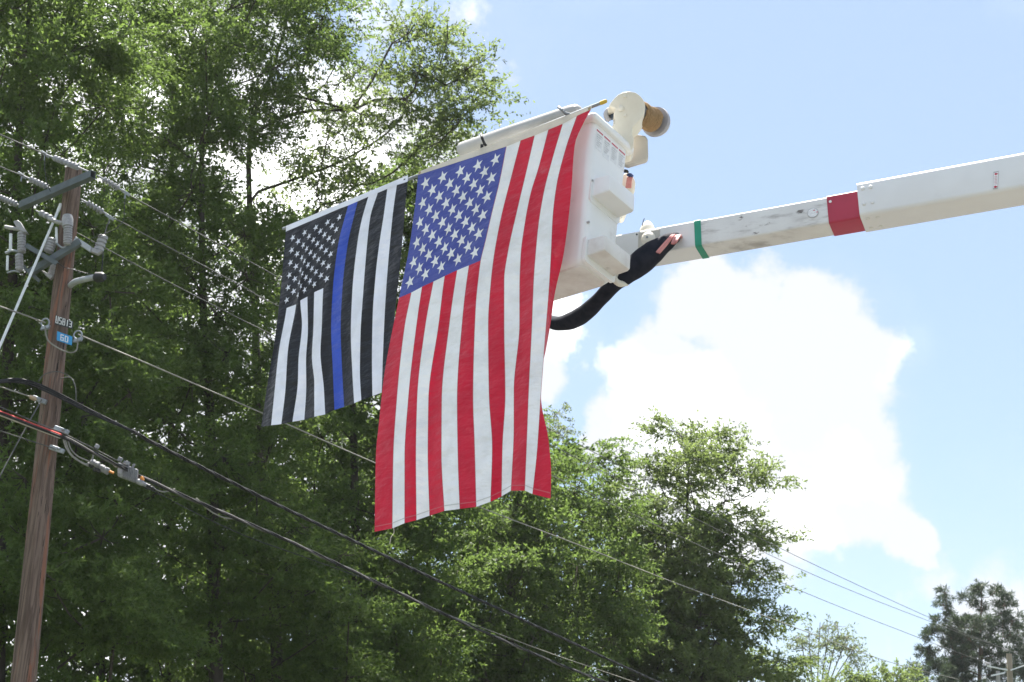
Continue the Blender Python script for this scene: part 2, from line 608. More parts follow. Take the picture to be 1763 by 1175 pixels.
# bucket shell: open at the top, double-walled
mb = MB()
prof = [(BH - 0.06, 0.10, 0.05), (0.02, 0.052, 0.05), (0.02, 0.018, 0.05), (0.35, 0.032, 0.055), (0.8, 0.050, 0.055), (BH - 0.06, 0.062, 0.055),
        (BH - 0.025, 0.068, 0.055), (BH - 0.006, 0.085, 0.05), (BH, 0.11, 0.045)]
rings = [bring(w, i, r) for w, i, r in prof]
loft(rings, mb)
bucket = mb.build('bucket', GEL, lift, 35)
mb = MB()                                  # rolled lip round the top
prof = [(0.012, 0.03), (-0.004, 0.022), (-0.008, 0.006), (-0.004, -0.006), (0.008, -0.010), (0.036, -0.008), (0.044, -0.002), (0.046, 0.022)]
loft([bring(w, i, 0.03) for w, i in prof], mb, False, False)
mb.build('rim', GEL, bucket, 60)
mb = MB()                                  # soiled scuff guard across the underside
loft([bring(BH - 0.004, 0.088, 0.045), bring(BH + 0.006, 0.095, 0.045)], mb)
mb.build('floor_plate', GELS, bucket, 35)


def step(w0, w1, s0, s1, prot, material):
    """moulded foot step on the end face; s = along b, w = down, projecting along -a"""
    sp = MB()
    base_u = 0.03 + 0.03 * (w0 / BH)
    rings_ = []
    for d, ins in ((0.02, 0.0), (-prot + 0.02, 0.004), (-prot + 0.004, 0.010), (-prot, 0.022)):
        ring = []
        for s_, w_ in rrect(s0 + ins, s1 - ins, w0 + ins, w1 - ins, 0.012, 3):
            ring.append(BP(base_u + d, s_, w_ + 0.0))
        rings_.append(ring)
    if np.dot(np.cross(rings_[0][1] - rings_[0][0], rings_[0][2] - rings_[0][1]), -a) < 0:
        rings_ = [r_[::-1] for r_ in rings_]
    loft(rings_, sp)
    st = sp.build('step', material, bucket, 40)
    pl = MB()
    ring0, ring1 = [], []
    for s_, w_ in rrect(s0 - 0.022, s1 + 0.012, w0 - 0.02, w1 + 0.045, 0.03, 4):
        ring0.append(BP(base_u + 0.02, s_, w_))
        ring1.append(BP(base_u - 0.002, s_, w_))
    loft([ring0, ring1], pl)
    pl.build('step_mounting', GEL, st, 40)
    return st


step(0.445, 0.585, 0.085, 0.385, 0.13, GEL)
step(0.895, 1.020, 0.085, 0.385, 0.13, GELS)

# labels on the end face under the rim
def face_quad(s0, s1, w0, w1, off, thick=0.0008):
    """thin sheet lying on the sloping end face, off metres proud of it"""
    q_ = MB()
    pin = lambda w: 0.018 + (w - 0.02) / 0.33 * 0.014
    q_.prism([BP(pin(w) - off, s_, w) for s_, w in ((s0, w0), (s1, w0), (s1, w1), (s0, w1))], -a * thick)
    return q_


for k in range(4):
    s0 = 0.066 + k * 0.086
    h0, h1 = 0.098, 0.205 + (0.02, 0.03, 0.012, 0.012)[k]
    d_ = face_quad(s0, s0 + 0.072, h0, h1, 0.0002).build('decal', PRINT, bucket, 0)
    for q in range(5):                     # red heading letters
        face_quad(s0 + q * 0.0145, s0 + q * 0.0145 + 0.011, h0 - 0.018, h0 - 0.006, 0.0004).build('decal_header', REDP, d_, 0)
    for q in range(6):
        face_quad(s0 + 0.008, s0 + 0.062 - 0.010 * (q % 3), h0 + 0.014 + q * 0.016, h0 + 0.018 + q * 0.016, 0.0012).build('decal_line', GREYL, d_, 0)
for s_, w_ in ((0.075, 0.47), (0.075, 0.78)):
    r_ = MB()
    r_.lathe(BP(0.06, s_, w_), BP(0.03 + 0.03 * w_ - 0.012, s_, w_), [(0, .008), (.9, .008), (1, .005)], 10)
    r_.build('rivet', GREYL, bucket)

# white pipe lying along the rim, with rounded ends
mb = MB()
p0, p1 = P(793, 259, 10.02), P(1000, 190.5, 9.14)
mb.lathe(p0, p1, [(0, .02), (.006, .044), (.02, .054), (.5, .056), (.93, .056), (.97, .05), (.99, .035), (1, .012)], 20)
mb.build('tool_tube', mat('grey_gelcoat', (0.40, 0.39, 0.375), (0.35, 0.34, 0.325), 0.4, 4.0), lift, 60)

# ------------------------------------------------------------------ winch at the back corner
nrm = unit(CAM - P(1080, 205, 9.35))
WD = 9.28


def outline(pts, d, thick, name, material, parent, bev=0.02, bseg=3):
    m_ = MB()
    m_.prism([P(x, y, d) for x, y in pts], unit(a + b * 1.4 + np.array([0, 0, 0.05])) * thick)
    return m_.build(name, material, parent, 40, bevel=bev, bseg=bseg)


body_px = [(1046, 187), (1051, 177), (1057, 169.5), (1064, 163), (1072, 159), (1083, 157), (1094, 159), (1102, 164.5), (1108, 171.5), (1111, 181), (1110, 192),
           (1106, 202), (1100, 210), (1093, 216), (1088.5, 221), (1088.5, 231), (1091, 237), (1091, 250), (1087.5, 257.5), (1077, 260), (1066, 258), (1050, 236),
           (1046, 224), (1053, 217.5), (1059, 211), (1059, 203), (1056, 196), (1060, 189.5), (1057, 185.5), (1051, 185)]
winch = outline(body_px, WD, 0.15, 'winch_housing', CREAM, lift, 0.018, 4)
for px, py, r in ((1075, 165.5, .012), (1075.5, 198.5, .012), (1068, 186, .022)):
    bm_ = MB()
    q = P(px, py, WD)
    bm_.lathe(q + unit(b) * 0.01, q + nrm * 0.008, [(0, r), (.7, r), (1, r * .7)], 14)
    bm_.build('bolt', CREAM, winch)
hk = MB()
hk.tube(spline([P(1056, 188.5, WD + .06), P(1048, 189.5, WD + .06), P(1043.5, 196, WD + .06), P(1045, 203, WD + .06), P(1050, 208, WD + .06)], 16), [.012] * 4 + [.018] * 9 + [.016] * 4, 10)
hk.build('rope_guide', GREYF, winch)
rl_ = MB()
q = P(1053.5, 201.5, WD + .08)
rl_.lathe(q - a * 0.04, q + a * 0.05, [(0, .016), (.1, .02), (.9, .02), (1, .016)], 14)
rl_.build('guide_roller', mat('slate_roller', (0.06, 0.08, 0.11), None, 0.5), winch)
# drum: axis runs back and to the right from the housing
d0, d1 = P(1096, 193, 9.36), P(1127.5, 209.5, 9.56)
ax = unit(d1 - d0)
dr = MB()
dr.lathe(d0 - ax * 0.02, d1, [(0, .06), (1, .06)], 20)
drum = dr.build('winch_drum', GREYF, lift)
rp = MB()
t = np.linspace(0, 1, 260)
e1 = unit(np.cross(ax, [0, 0, 1]))
e2 = np.cross(ax, e1)
turns = 11
Ld = np.linalg.norm(d1 - d0) - 0.02
hel = np.array([d0 + ax * (0.02 + (Ld - .03) * k) + (e1 * math.cos(2 * math.pi * turns * k) + e2 * math.sin(2 * math.pi * turns * k)) * (0.074 + 0.004 * math.sin(k * 9)) for k in t])
rp.tube(hel, 0.0092, 6)
rp.build('rope', ROPE, drum)
fl = MB()
fl.lathe(d1 - ax * 0.004, d1 + ax * 0.045, [(0, .085), (.05, .103), (.5, .105), (.8, .1), (1, .08)], 28)
fl.build('drum_flange', GREYF, drum)
cv = MB()
cv.lathe(d1 + ax * 0.047, d1 + ax * 0.056, [(0, .095), (.8, .092), (1, .05)], 28)
cv.build('flange_cover', CREAM, drum)
bp_ = outline([(1090, 230), (1112, 233.5), (1115.5, 240), (1116.5, 271), (1113.5, 275.5), (1083, 284.5), (1077, 284), (1070, 276), (1068, 256), (1080, 240)], 9.50, 0.045,
              'winch_bracket', mat('taupe_gelcoat', (0.50, 0.47, 0.42), (0.44, 0.41, 0.37), 0.45, 5.0), lift, 0.012)
hn = MB()
hn.tube([P(1081, 258, 9.42), P(1076, 268, 9.42)], .012, 8)
hn.build('control_lever', REDP, bp_)
hn = MB()
hn.tube([P(1078, 267, 9.42), P(1072, 276, 9.42)], [.018, .022], 8)
hn.build('control_knob', BLACK, bp_)
bk = outline([(1072, 300), (1081, 296), (1090, 303), (1094.5, 312), (1093, 326), (1084, 352), (1074, 378), (1066, 380), (1064, 330)], 9.60, 0.05, 'levelling_bracket', CREAM, lift, 0.012)
for px, py, r, m_ in ((1077, 297.5, .02, BLACK), (1084.5, 304, .022, mat('blue_cap', (0.03, 0.05, 0.14), None, 0.6))):
    k_ = MB()
    k_.lathe(P(px, py, 9.52), P(px + 1, py - 5, 9.52), [(0, r), (.5, r * 1.1), (1, r * .6)], 10)
    k_.build('hose_cap', m_, bk)
for q in range(4):
    k_ = MB()
    k_.tube(spline([P(1080.5 + q * 2.6, 305, 9.53), P(1080 + q * 2.2, 312, 9.55), P(1078 + q * 2.6, 324, 9.57)], 6), .006, 6)
    k_.build('hose', PINK, bk)

# ------------------------------------------------------------------ boom
I0 = P(1030, 410.3, 9.48)
I1 = P(1474, 329.0, 8.86)
e = unit(I1 - I0)
dn = np.array([0, 0, -1.0]) + np.array([0.0, -0.10, 0])
dn = unit(dn - e * np.dot(dn, e))
wv = unit(np.cross(e, dn))
if wv[1] < 0:
    wv = -wv


def along_px(x, o=I0):                    # distance along the boom at which the top edge shows at photo column x
    lo, hi = -2.0, 12.0
    for _ in range(50):
        mid = (lo + hi) / 2
        q = o + e * mid - CAM
        px = W / 2 + F * np.dot(q, RT) / np.dot(q, FW)
        if px < x:
            lo = mid
        else:
            hi = mid
    return lo


IH, IW = 0.195, 0.19


def boom_box(s0, s1, off_d, off_w, h, w, r=0.014):
    m_ = MB()
    ring = rrect(off_d, off_d + h, off_w, off_w + w, r, 4)
    rs = [[I0 + e * s_ + dn * p + wv * q for p, q in ring] for s_ in (s0, s1)]
    if np.dot(np.cross(rs[0][1] - rs[0][0], rs[0][2] - rs[0][1]), e) < 0:
        rs = [r_[::-1] for r_ in rs]
    loft(rs, m_)
    return m_


sg = along_px(1195)
sg2 = along_px(1206)
sr = along_px(1423)
so_ = along_px(1477)
boom_box(0.0, sg + 0.01, 0, 0, IH, IW).build('boom_tip', BOOMW, lift, 40)
ib = boom_box(sg + 0.01, so_ + 0.5, 0.002, 0.002, IH - 0.004, IW - 0.004).build('inner_boom', BOOMD, lift, 40)
boom_box(sg, sg2, -0.003, -0.003, IH + 0.006, IW + 0.006).build('green_band', GREEN, ib, 40)
boom_box(sr, so_ + 0.1, -0.003, -0.003, IH + 0.006, IW + 0.006).build('red_band', RED, ib, 40)
OH, OW = 0.245, 0.25
ob = boom_box(so_, so_ + 6.5, -0.043, -0.034, OH, OW, 0.028).build('outer_boom', BOOMW, lift, 40)
for ds in (0.035, 0.085):
    for dd in (0.055, 0.165):
        q = I0 + e * (so_ + ds) + dn * (dd - 0.043) - wv * 0.034
        m_ = MB()
        m_.lathe(q + wv * .01, q - wv * 0.009, [(0, .013), (.75, .013), (1, .008)], 12)
        m_.build('bolt', BOOMW, ob)
for ds in (0.04, 0.10):
    for ww in (0.04, 0.17):
        q = I0 + e * (so_ + ds) + dn * (OH - 0.043) + wv * (ww - .02)
        m_ = MB()
        m_.lathe(q - dn * .01, q + dn * 0.008, [(0, .013), (.75, .013), (1, .008)], 12)
        m_.build('bolt', BOOMD, ob)


def on_side(px, py, off=0.0):             # point on the boom's near side face
    q0 = I0 - wv * off
    r = ray(px, py)
    tt = np.dot(q0 - CAM, wv) / np.dot(r, wv)
    return CAM + r * tt


q = on_side(1399.5, 367, 0.0)
m_ = MB()
m_.lathe(q + wv * .004, q - wv * .002, [(0, .036), (1, .036)], 24)
rs_ = m_.build('round_sticker', GREYL, ib, 0)
m_ = MB()
m_.lathe(q, q - wv * .004, [(0, .032), (1, .032)], 24)
m_.build('sticker_face', PRINT, rs_, 0)
for px, py in ((1402, 363), (1407, 366)):
    q2 = on_side(px, py, 0.0)
    m_ = MB()
    m_.cbox(q2 - wv * .0045, e * .010, dn * .005, wv * .002)
    m_.build('sticker_print', REDP, rs_, 0)
q = on_side(1429.5, 347.5, 0.003)
m_ = MB()
m_.lathe(q + wv * .004, q - wv * .003, [(0, .010), (1, .009)], 14)
m_.build('white_rivet', WHITEP, ib)
# warning strip on the outer boom
qa, qb, qc, qd = [on_side(x, y, 0.0355) for x, y in ((1710.5, 296.5), (1719.5, 295), (1718, 325), (1709.5, 326.5))]
m_ = MB()
m_.prism([qa, qb, qc, qd], -wv * .0015)
ws = m_.build('warning_strip', GREYL, ob, 0)
m_ = MB()
ins = [(qa + qb + qc + qd) / 4 + (p - (qa + qb + qc + qd) / 4) * np.array(0.86) for p in (qa, qb, qc, qd)]
m_.prism(ins, -wv * .0022)
m_.build('strip_face', WHITEP, ws, 0)
for x, y in ((1714.5, 300), (1713.5, 322)):
    q = on_side(x, y, 0.038)
    m_ = MB()
    m_.lathe(q + wv * .001, q - wv * .001, [(0, .0075), (1, .0075)], 12)
    m_.box(q - dn * .002, e * .013, dn * .005, -wv * .001)
    m_.build('strip_dot', REDP, ws, 0)
m_ = MB()
for k in range(6):
    q = on_side(1712, 304.5 + k * 2.5, 0.038)
    m_.box(q, e * .016, dn * .004, -wv * .001)
m_.build('strip_print', mat('pink_print', (0.62, 0.42, 0.44), None, 0.6), ws, 0)
# cover plate, dome and sleeve hole near the tip
pts = [on_side(x, y, 0.0) for x, y in ((1099.5, 401.5), (1136.5, 395), (1136, 421), (1098.5, 428.5))]
m_ = MB()
m_.prism([p + wv * .004 for p in pts], -wv * .008)
cp = m_.build('cover_plate', PLATE, ib, 30, bevel=.002)
q = on_side(1116, 411.5, 0.0)
m_ = MB()
m_.lathe(q + wv * .002, q - wv * .022, [(0, .052), (.4, .050), (.6, .040), (.9, .034), (1, .02)], 22)
m_.build('pin_boss', CREAM, cp, 50)
m_ = MB()
m_.lathe(q - wv * .02, q - wv * .028, [(0, .009), (1, .008)], 6)
m_.build('pin_bolt', STEEL, cp)
q = P(1110, 394, 9.42) + wv * 0.06
m_ = MB()
m_.lathe(q + np.array([0, 0, -.03]), q + np.array([0.0, 0, .085]), [(0, .055), (.3, .055), (.55, .048), (.8, .034), (.95, .018), (1, .004)], 20)
m_.build('top_dome', CREAM, ib, 60)
m_ = MB()
m_.tube([P(1106, 389, 9.38), P(1107.5, 381, 9.38), P(1109.5, 376.5, 9.38)], .003, 5)
m_.build('dome_wire', BLACK, ib)
for px, py in ((1096.5, 404), (1094, 439)):
    q = on_side(px, py)
    m_ = MB()
    m_.lathe(q + wv * .003, q - wv * .003, [(0, .007), (1, .006)], 8)
    m_.build('screw', BLACK, ib)
m_ = MB()
q = on_side(1161, 411, 0)
m_.lathe(q + wv * .02, q - wv * .004, [(0, .042), (1, .042)], 20)
m_.build('hose_port', BLACK, ib)
# navy cloth sleeve sagging below the bucket
sp = [(1166, 407, 9.20), (1150, 416, 9.14), (1125, 434, 9.10), (1100, 455, 9.10), (1076, 474, 9.12), (1058, 488, 9.15), (1036, 512, 9.25), (1010, 537, 9.4), (985, 552, 9.55), (958, 557, 9.7), (930, 545, 9.9), (900, 520, 10.1)]
rr_ = [7, 14, 20, 21, 18, 14, 13.5, 15, 15.5, 13, 11, 9]
pp = spline([P(*x) for x in sp], 66)
rad = np.interp(np.linspace(0, 1, len(pp)), np.linspace(0, 1, len(rr_)), np.array(rr_) * 9.2 / F)
rad = rad * (1 + 0.015 * np.sin(np.arange(len(pp)) * 1.3) + 0.03 * np.sin(np.arange(len(pp)) * 0.43 + 1))
m_ = MB()
m_.tube(pp, rad, 18)
slv = m_.build('hose_sleeve', NAVY, lift, 80)
for k, (x0, y0, x1, y1, x2, y2) in enumerate(((1131, 435, 1143, 421, 1157, 406), (1134.5, 436, 1146, 423, 1160, 406), (1157, 420, 1161, 411, 1166, 406), (1160, 420, 1164, 413, 1169, 406), (1163, 418, 1167, 412, 1171, 406))):
    m_ = MB()
    m_.tube(spline([P(x0, y0, 9.018), P(x1, y1, 9.045), P(x2, y2, 9.10), P(x2 + 2.5, y2 + 3, 9.22)], 14), .0085, 8)
    m_.build('hose', PINK, slv)
# lug under the bucket that holds the sleeve
m_ = MB()
m_.tube(spline([P(1067, 466, 9.13), P(1058.5, 476, 9.06), P(1060, 484, 9.03), P(1068, 489, 9.05), P(1079, 489, 9.12)], 18), [.018] * 6 + [.021] * 8 + [.017] * 5, 10)
m_.build('sleeve_hook', CREAM, lift, 80)
m_ = MB()
m_.lathe(P(1056, 462, 9.12), P(1062, 476, 9.1), [(0, .05), (.6, .05), (1, .035)], 16)
m_.build('hook_boss', GELS, lift, 50)
# elbow and riser beyond the picture, down to the truck deck
EB = I0 + e * (so_ + 6.3) + dn * 0.08 + wv * 0.09
m_ = MB()
m_.lathe(EB - wv * .3, EB + wv * .3, [(0, .26), (1, .26)], 28)
m_.build('elbow', BOOMW, lift, 40, bevel=.02)
m_ = MB()
FT = np.array([EB[0] + 0.3, EB[1] + 1.6, 1.2])
ad = unit(FT - EB)
s1_ = unit(np.cross(ad, wv))
m_.cbox((EB + FT) / 2 + wv * 0.42, FT - EB, wv * .3, s1_ * .36)
m_.build('lower_boom', BOOMW, lift, 30, bevel=.03)
m_ = MB()
m_.lathe(np.array([FT[0], FT[1], 0.0]) + wv * .42, np.array([FT[0], FT[1], 1.35]) + wv * .42, [(0, .55), (.08, .55), (.1, .4), (.85, .36), (1, .3)], 28)
m_.build('pedestal', BOOMW, lift, 30)
# the thing's origin sits at the foot of its pedestal
lift.location = (FT[0] + wv[0] * .42, FT[1] + wv[1] * .42, 0.0)
WLOC[lift.name] = Vector(lift.location)
for ch in lift.children:
    ch.matrix_parent_inverse = Matrix.Translation(-Vector(lift.location))

# ------------------------------------------------------------------ flag pole, strap and clamp
FP0, FP1 = P(487.5, 394.5, 10.66), P(1044, 174.2, 8.94)
shift = -b * 0.03
fpole = thing('flag_pole', 'thin grey metal flag pole with yellow tip strapped along the bucket rim', 'flag pole', FP0)
m_ = MB()
m_.tube(np.linspace(FP0, FP1, 12), 0.0115, 10)
m_.build('tube', STEEL, fpole)
m_ = MB()
ad = unit(FP1 - FP0)
m_.tube([FP1 - ad * .045, FP1 - ad * .012, FP1, FP1 + ad * .004], [.0135, .0135, .012, .006], 10)
m_.build('tip', YELLOW, fpole)


def on_pole(px):
    lo, hi = 0.0, 1.0
    for _ in range(40):
        mid = (lo + hi) / 2
        q = FP0 + (FP1 - FP0) * mid - CAM
        if W / 2 + F * np.dot(q, RT) / np.dot(q, FW) < px:
            lo = mid
        else:
            hi = mid
    return FP0 + (FP1 - FP0) * lo


q = on_pole(834.5)
m_ = MB()
dd_ = np.dot(q - CAM, FW)
m_.tube(spline([P(828.5, 231.5, dd_ + .02), P(829.5, 236, dd_ - .10), P(832, 243, dd_ - .08), P(834.5, 248.5, dd_ - .045)], 12), .0095, 8)
m_.tube(spline([P(830, 250, dd_ - .02), P(830, 256, dd_ - .03), P(836, 258.5, dd_ - .03), P(841, 256, dd_ - .02)], 10), .0115, 8)
m_.tube(spline([P(834.5, 248.5, dd_ - .045), P(837, 252, dd_ - .04), P(836, 257, dd_ - .035)], 6), .0095, 8)
tag(m_.build('hook_strap', BLACK), 'black rubber hook strap tying flag pole to grey tube', 'strap')
q = on_pole(972)
dd_ = np.dot(q - CAM, FW)
m_ = MB()
m_.tube(spline([P(961.5, 185, dd_ + .0), P(966, 188.5, dd_ - .075), P(972, 194.5, dd_ - .06), P(977, 199, dd_ - .03)], 12), .010, 8)
m_.tube([P(968, 192.5, dd_ - .065), P(982, 196.5, dd_ - .02)], .006, 6)
tag(m_.build('pole_clamp', STEEL), 'small galvanised clamp gripping flag pole near the bucket corner', 'clamp')


# ------------------------------------------------------------------ flags
def pchip(xs, ys, x):
    xs, ys = np.asarray(xs, float), np.asarray(ys, float)
    if len(xs) == 2:
        return np.interp(x, xs, ys)
    h = np.diff(xs)
    d = np.diff(ys) / h
    m = np.zeros(len(xs))
    for i in range(1, len(xs) - 1):
        if d[i - 1] * d[i] > 0:
            w1, w2 = 2 * h[i] + h[i - 1], h[i] + 2 * h[i - 1]
            m[i] = (w1 + w2) / (w1 / d[i - 1] + w2 / d[i])
    m[0], m[-1] = d[0], d[-1]
    i = np.clip(np.searchsorted(xs, x) - 1, 0, len(h) - 1)
    t = (x - xs[i]) / h[i]
    return ((1 + 2 * t) * (1 - t) ** 2 * ys[i] + t * (1 - t) ** 2 * h[i] * m[i] + t * t * (3 - 2 * t) * ys[i + 1] + t * t * (t - 1) * h[i] * m[i + 1])


PN = unit(np.cross(a, c))
if np.dot(PN, FW) > 0:
    PN = -PN


class Cloth:
    """a hanging sheet: 14 seam lines, each a curve running down the sheet; v = 0 at the header, 1 at the hem"""

    def __init__(s, seams, origin, ripple):
        s.seams = seams
        s.o = origin
        s.rip = ripple

    def seam(s, k, v):
        ys = [p[1] for p in s.seams[k]]
        xs = [p[0] for p in s.seams[k]]
        y = ys[0] + (ys[-1] - ys[0]) * v
        return pchip(ys, xs, y), y

    def pt(s, u, v, off=0.0):
        q = min(max(u * 13, 0), 13)
        k = min(int(q), 12)
        t = q - k
        x0, y0 = s.seam(k, v)
        x1, y1 = s.seam(k + 1, v)
        px, py = x0 + (x1 - x0) * t, y0 + (y1 - y0) * t
        r = ray(px, py)
        tt = np.dot(s.o - CAM, PN) / np.dot(r, PN)
        return CAM + r * (tt + s.rip(u, v) + off)

    def sheet(s, u0, u1, v0, v1, nu, nv, off=0.0):
        m_ = MB()
        f0 = v0 if callable(v0) else (lambda u: v0)
        vs_ = []
        for j in range(nv + 1):
            for i in range(nu + 1):
                u = u0 + (u1 - u0) * i / nu
                va = f0(u)
                vs_.append(s.pt(u, va + (v1(u) - va if callable(v1) else v1 - va) * j / nv, off))
        n = nu + 1
        m_.add(vs_, [(j * n + i, j * n + i + 1, (j + 1) * n + i + 1, (j + 1) * n + i) for j in range(nv) for i in range(nu)])
        return m_

    def star(s, u, v, ru, rv, off=-0.004):
        m_ = MB()
        pts = [s.pt(u, v, off - .001)]
        for k in range(10):
            w = math.pi + k * math.pi / 5
            r = 1.0 if k % 2 == 0 else 0.40
            pts.append(s.pt(u + ru * r * math.cos(w), v + rv * r * math.sin(w), off))
        m_.add(pts, [(0, 1 + k, 1 + (k + 1) % 10) for k in range(10)])
        return m_


us = [None] * 14
us[0] = [(720, 301), (717, 332), (704.7, 425.7), (687, 513), (661, 650), (652, 732), (647, 785), (645, 916)]
low = {1: [(708, 505), (697, 560), (683, 690), (677, 790), (675.5, 910)], 2: [(726.7, 496), (718, 556), (703, 690), (697, 790), (697, 901)],
       3: [(745.5, 489), (733, 556), (718, 690), (716, 790), (717, 896)], 4: [(765.5, 479), (756, 556), (738, 690), (737, 780), (740, 888)],
       5: [(786.5, 469), (774, 556), (760.5, 690), (760, 780), (765, 880)], 6: [(807.5, 459), (797, 545), (787.5, 690), (789, 790), (792, 876.5)]}
for k in range(1, 7):
    us[k] = [(720 + (872 - 720) * k / 7, 301 + (252 - 301) * k / 7)] + low[k]
us[7] = [(872, 252), (861, 309), (846, 371), (835, 419), (827.6, 449), (824, 477), (819, 529), (814.5, 687), (817, 762), (820, 873)]
us[8] = [(897, 241.5), (880, 307), (863, 375), (851, 440), (846, 481), (841, 560), (842.5, 680), (848, 770), (845, 864)]
us[9] = [(920.5, 233), (906, 296.5), (890.5, 362), (873.5, 440), (868, 481), (868, 556), (870, 680), (865, 770), (863.5, 855)]
us[10] = [(944.7, 223), (927, 291), (914, 333), (903.5, 388), (897, 440), (895, 500), (895, 556), (885, 672), (885, 732), (880, 845)]
us[11] = [(969, 213), (952, 270.5), (936, 333), (927, 388), (922, 440), (919, 481), (916, 556), (910, 680), (906.6, 770), (903.6, 845)]
us[12] = [(994, 199), (974, 257), (958, 323), (952, 375), (949, 440), (945.5, 500), (941, 556), (936.6, 612), (931, 687), (925, 777), (917, 851)]
us[13] = [(1018, 188), (1002.6, 216), (989.6, 249.6), (984, 323), (979, 375), (970, 440), (955, 507), (948, 556), (938.5, 609), (929, 650), (932.5, 697), (944, 755), (949, 818), (948, 859)]


def us_rip(u, v):
    r = 0.030 * v * math.sin(u * 17 + 1.2 + v * 1.5) + 0.012 * math.sin(u * 31 + v * 5) * min(1, v * 2) + 0.02 * math.sin(v * 5.5 + u * 3) * v
    if u > 12 / 13:
        t = (u - 12 / 13) * 13
        y = v
        r += 0.16 * t * math.exp(-((y - 0.66) / 0.09) ** 2) + 0.06 * t * math.exp(-((y - 0.45) / 0.12) ** 2)
    return r


FO = A0 - b * 0.035
usc = Cloth(us, FO, us_rip)
C_RED = cloth_mat('cotton_red', (0.63, 0.015, 0.045), 0.12, wr=0.55, worn=(0.66, 0.20, 0.22))
C_WHT = cloth_mat('cotton_white', (0.89, 0.89, 0.87), 0.08, wr=0.55)
C_BLU = cloth_mat('cotton_blue', (0.070, 0.092, 0.36), 0.10, wr=0.55)
C_HDR = cloth_mat('canvas_header', (0.70, 0.64, 0.54), 0.2)
C_STAR = cloth_mat('star_white', (0.88, 0.88, 0.86), 0.08, wr=0.1)
usf = thing('american_flag', 'large stars and stripes flag hanging from the flag pole over the white bucket', 'flag', FO, 'flags hanging from the bucket')


def vc(u):
    return 0.345 - 0.028 * (u * 13 / 7)


for k in range(13):
    v0 = vc if k < 7 else 0.0
    usc.sheet(k / 13, (k + 1) / 13, v0, 1.0, 4, 64).build('stripe', C_RED if k % 2 == 0 else C_WHT, usf, 180)
usc.sheet(0, 7 / 13, 0.0, vc, 22, 26).build('canton', C_BLU, usf, 180)
for i in range(1, 10):
    for j in range(1, 12):
        if (i + j) % 2 == 0:
            u = i / 10 * 7 / 13
            v = (j / 12 * 0.97 + 0.012) * vc(u)
            usc.star(u, v, 0.0315, 0.0203).build('star', C_STAR, usf, 180)


def strip(pts_top, pts_bot, off=0.0):
    m_ = MB()
    vs_ = []
    n = len(pts_top)
    for row in (pts_top, pts_bot):
        for x, y in row:
            r = ray(x, y)
            vs_.append(CAM + r * (np.dot(FO - CAM, PN) / np.dot(r, PN) + off))
    m_.add(vs_, [(i, i + 1, n + i + 1, n + i) for i in range(n - 1)])
    return m_


tops = [usc.seam(k, 0.0) for k in range(14)]
strip([(720.5 + (1019 - 720.5) * (x - 720) / 298, 296 + (182.5 - 296) * (x - 720) / 298) for x, y in tops], [(x, y + .6) for x, y in tops], -0.004).build('header', C_HDR, usf, 180)
for x, y in ((722.5, 297.5), (1014.5, 187)):
    m_ = MB()
    r = ray(x, y)
    q = CAM + r * (np.dot(FO - CAM, PN) / np.dot(r, PN) - .006)
    m_.lathe(q, q - PN * .006, [(0, .011), (1, .010)], 12)
    m_.build('grommet', mat('brass', (0.42, 0.30, 0.14), None, 0.4, metal=0.6), usf)
for k in range(1, 13):
    usc.sheet(k / 13 - .0022, k / 13 + .0004, (lambda u: vc(u)) if k < 7 else 0.0, 1.0, 1, 64, -0.0012).build('seam', mat('seam_thread', (0.40, 0.10, 0.12), None, 0.8), usf, 180)
# hem stitching along the bottom edge
for k in range(13):
    hs = usc.sheet(k / 13 + .002, (k + 1) / 13 - .002, 0.984, 0.987, 4, 1, -0.002)
    hs.build('hem_stitch', mat('stitch_red', (0.55, 0.10, 0.12), None, 0.8) if k % 2 == 0 else mat('stitch_white', (0.58, 0.58, 0.55), None, 0.8), usf, 180)

Z = lambda pts: [(430 + x / 2.448, 280 + y / 2.448) for x, y in pts]
tb = [None] * 14
tb[0] = Z([(152, 290), (130, 540), (105, 750), (75, 930), (48, 1115)])
lowt = {1: [(155, 615), (122, 800), (105, 960), (90, 1108)], 2: [(195, 602), (160, 800), (150, 960), (133, 1103)], 3: [(213, 580), (220, 680), (205, 840), (203, 920), (180, 1093)],
        4: [(243, 566), (245, 700), (237, 840), (238, 940), (230, 1085)], 5: [(272, 542), (268, 700), (262, 820), (272, 930), (272, 1072)], 6: [(310, 527), (303, 700), (298, 800), (312, 950), (318, 1062)]}
for k in range(1, 7):
    tb[k] = Z([(152 + (415 - 152) * k / 7, 290 + (178 - 290) * k / 7)] + lowt[k])
tb[7] = Z([(415, 180), (372, 350), (350, 540), (343, 700), (350, 870), (357, 1043)])
tb[8] = Z([(455, 163), (412, 350), (390, 540), (383, 700), (388, 850), (398, 1030)])
tb[9] = Z([(500, 143), (470, 250), (455, 330), (432, 550), (426, 720), (432, 880), (440, 1015)])
tb[10] = Z([(540, 127), (508, 230), (494, 350), (478, 550), (467, 720), (464, 880), (470, 1002)])
tb[11] = Z([(580, 110), (565, 220), (545, 350), (530, 480), (518, 650), (515, 830), (517, 985)])
tb[12] = Z([(620, 94), (605, 200), (588, 370), (572, 580), (565, 720), (560, 850), (556, 970)])
tb[13] = Z([(665, 80), (650, 250), (632, 450), (615, 600), (606, 720), (600, 850), (596, 950)])


def tb_rip(u, v):
    return 0.05 + 0.026 * v * math.sin(u * 21 + v * 2.0) + 0.010 * math.sin(u * 40 + v * 9) * min(1, v * 3) + 0.012 * math.sin(v * 14 + u * 4) * v


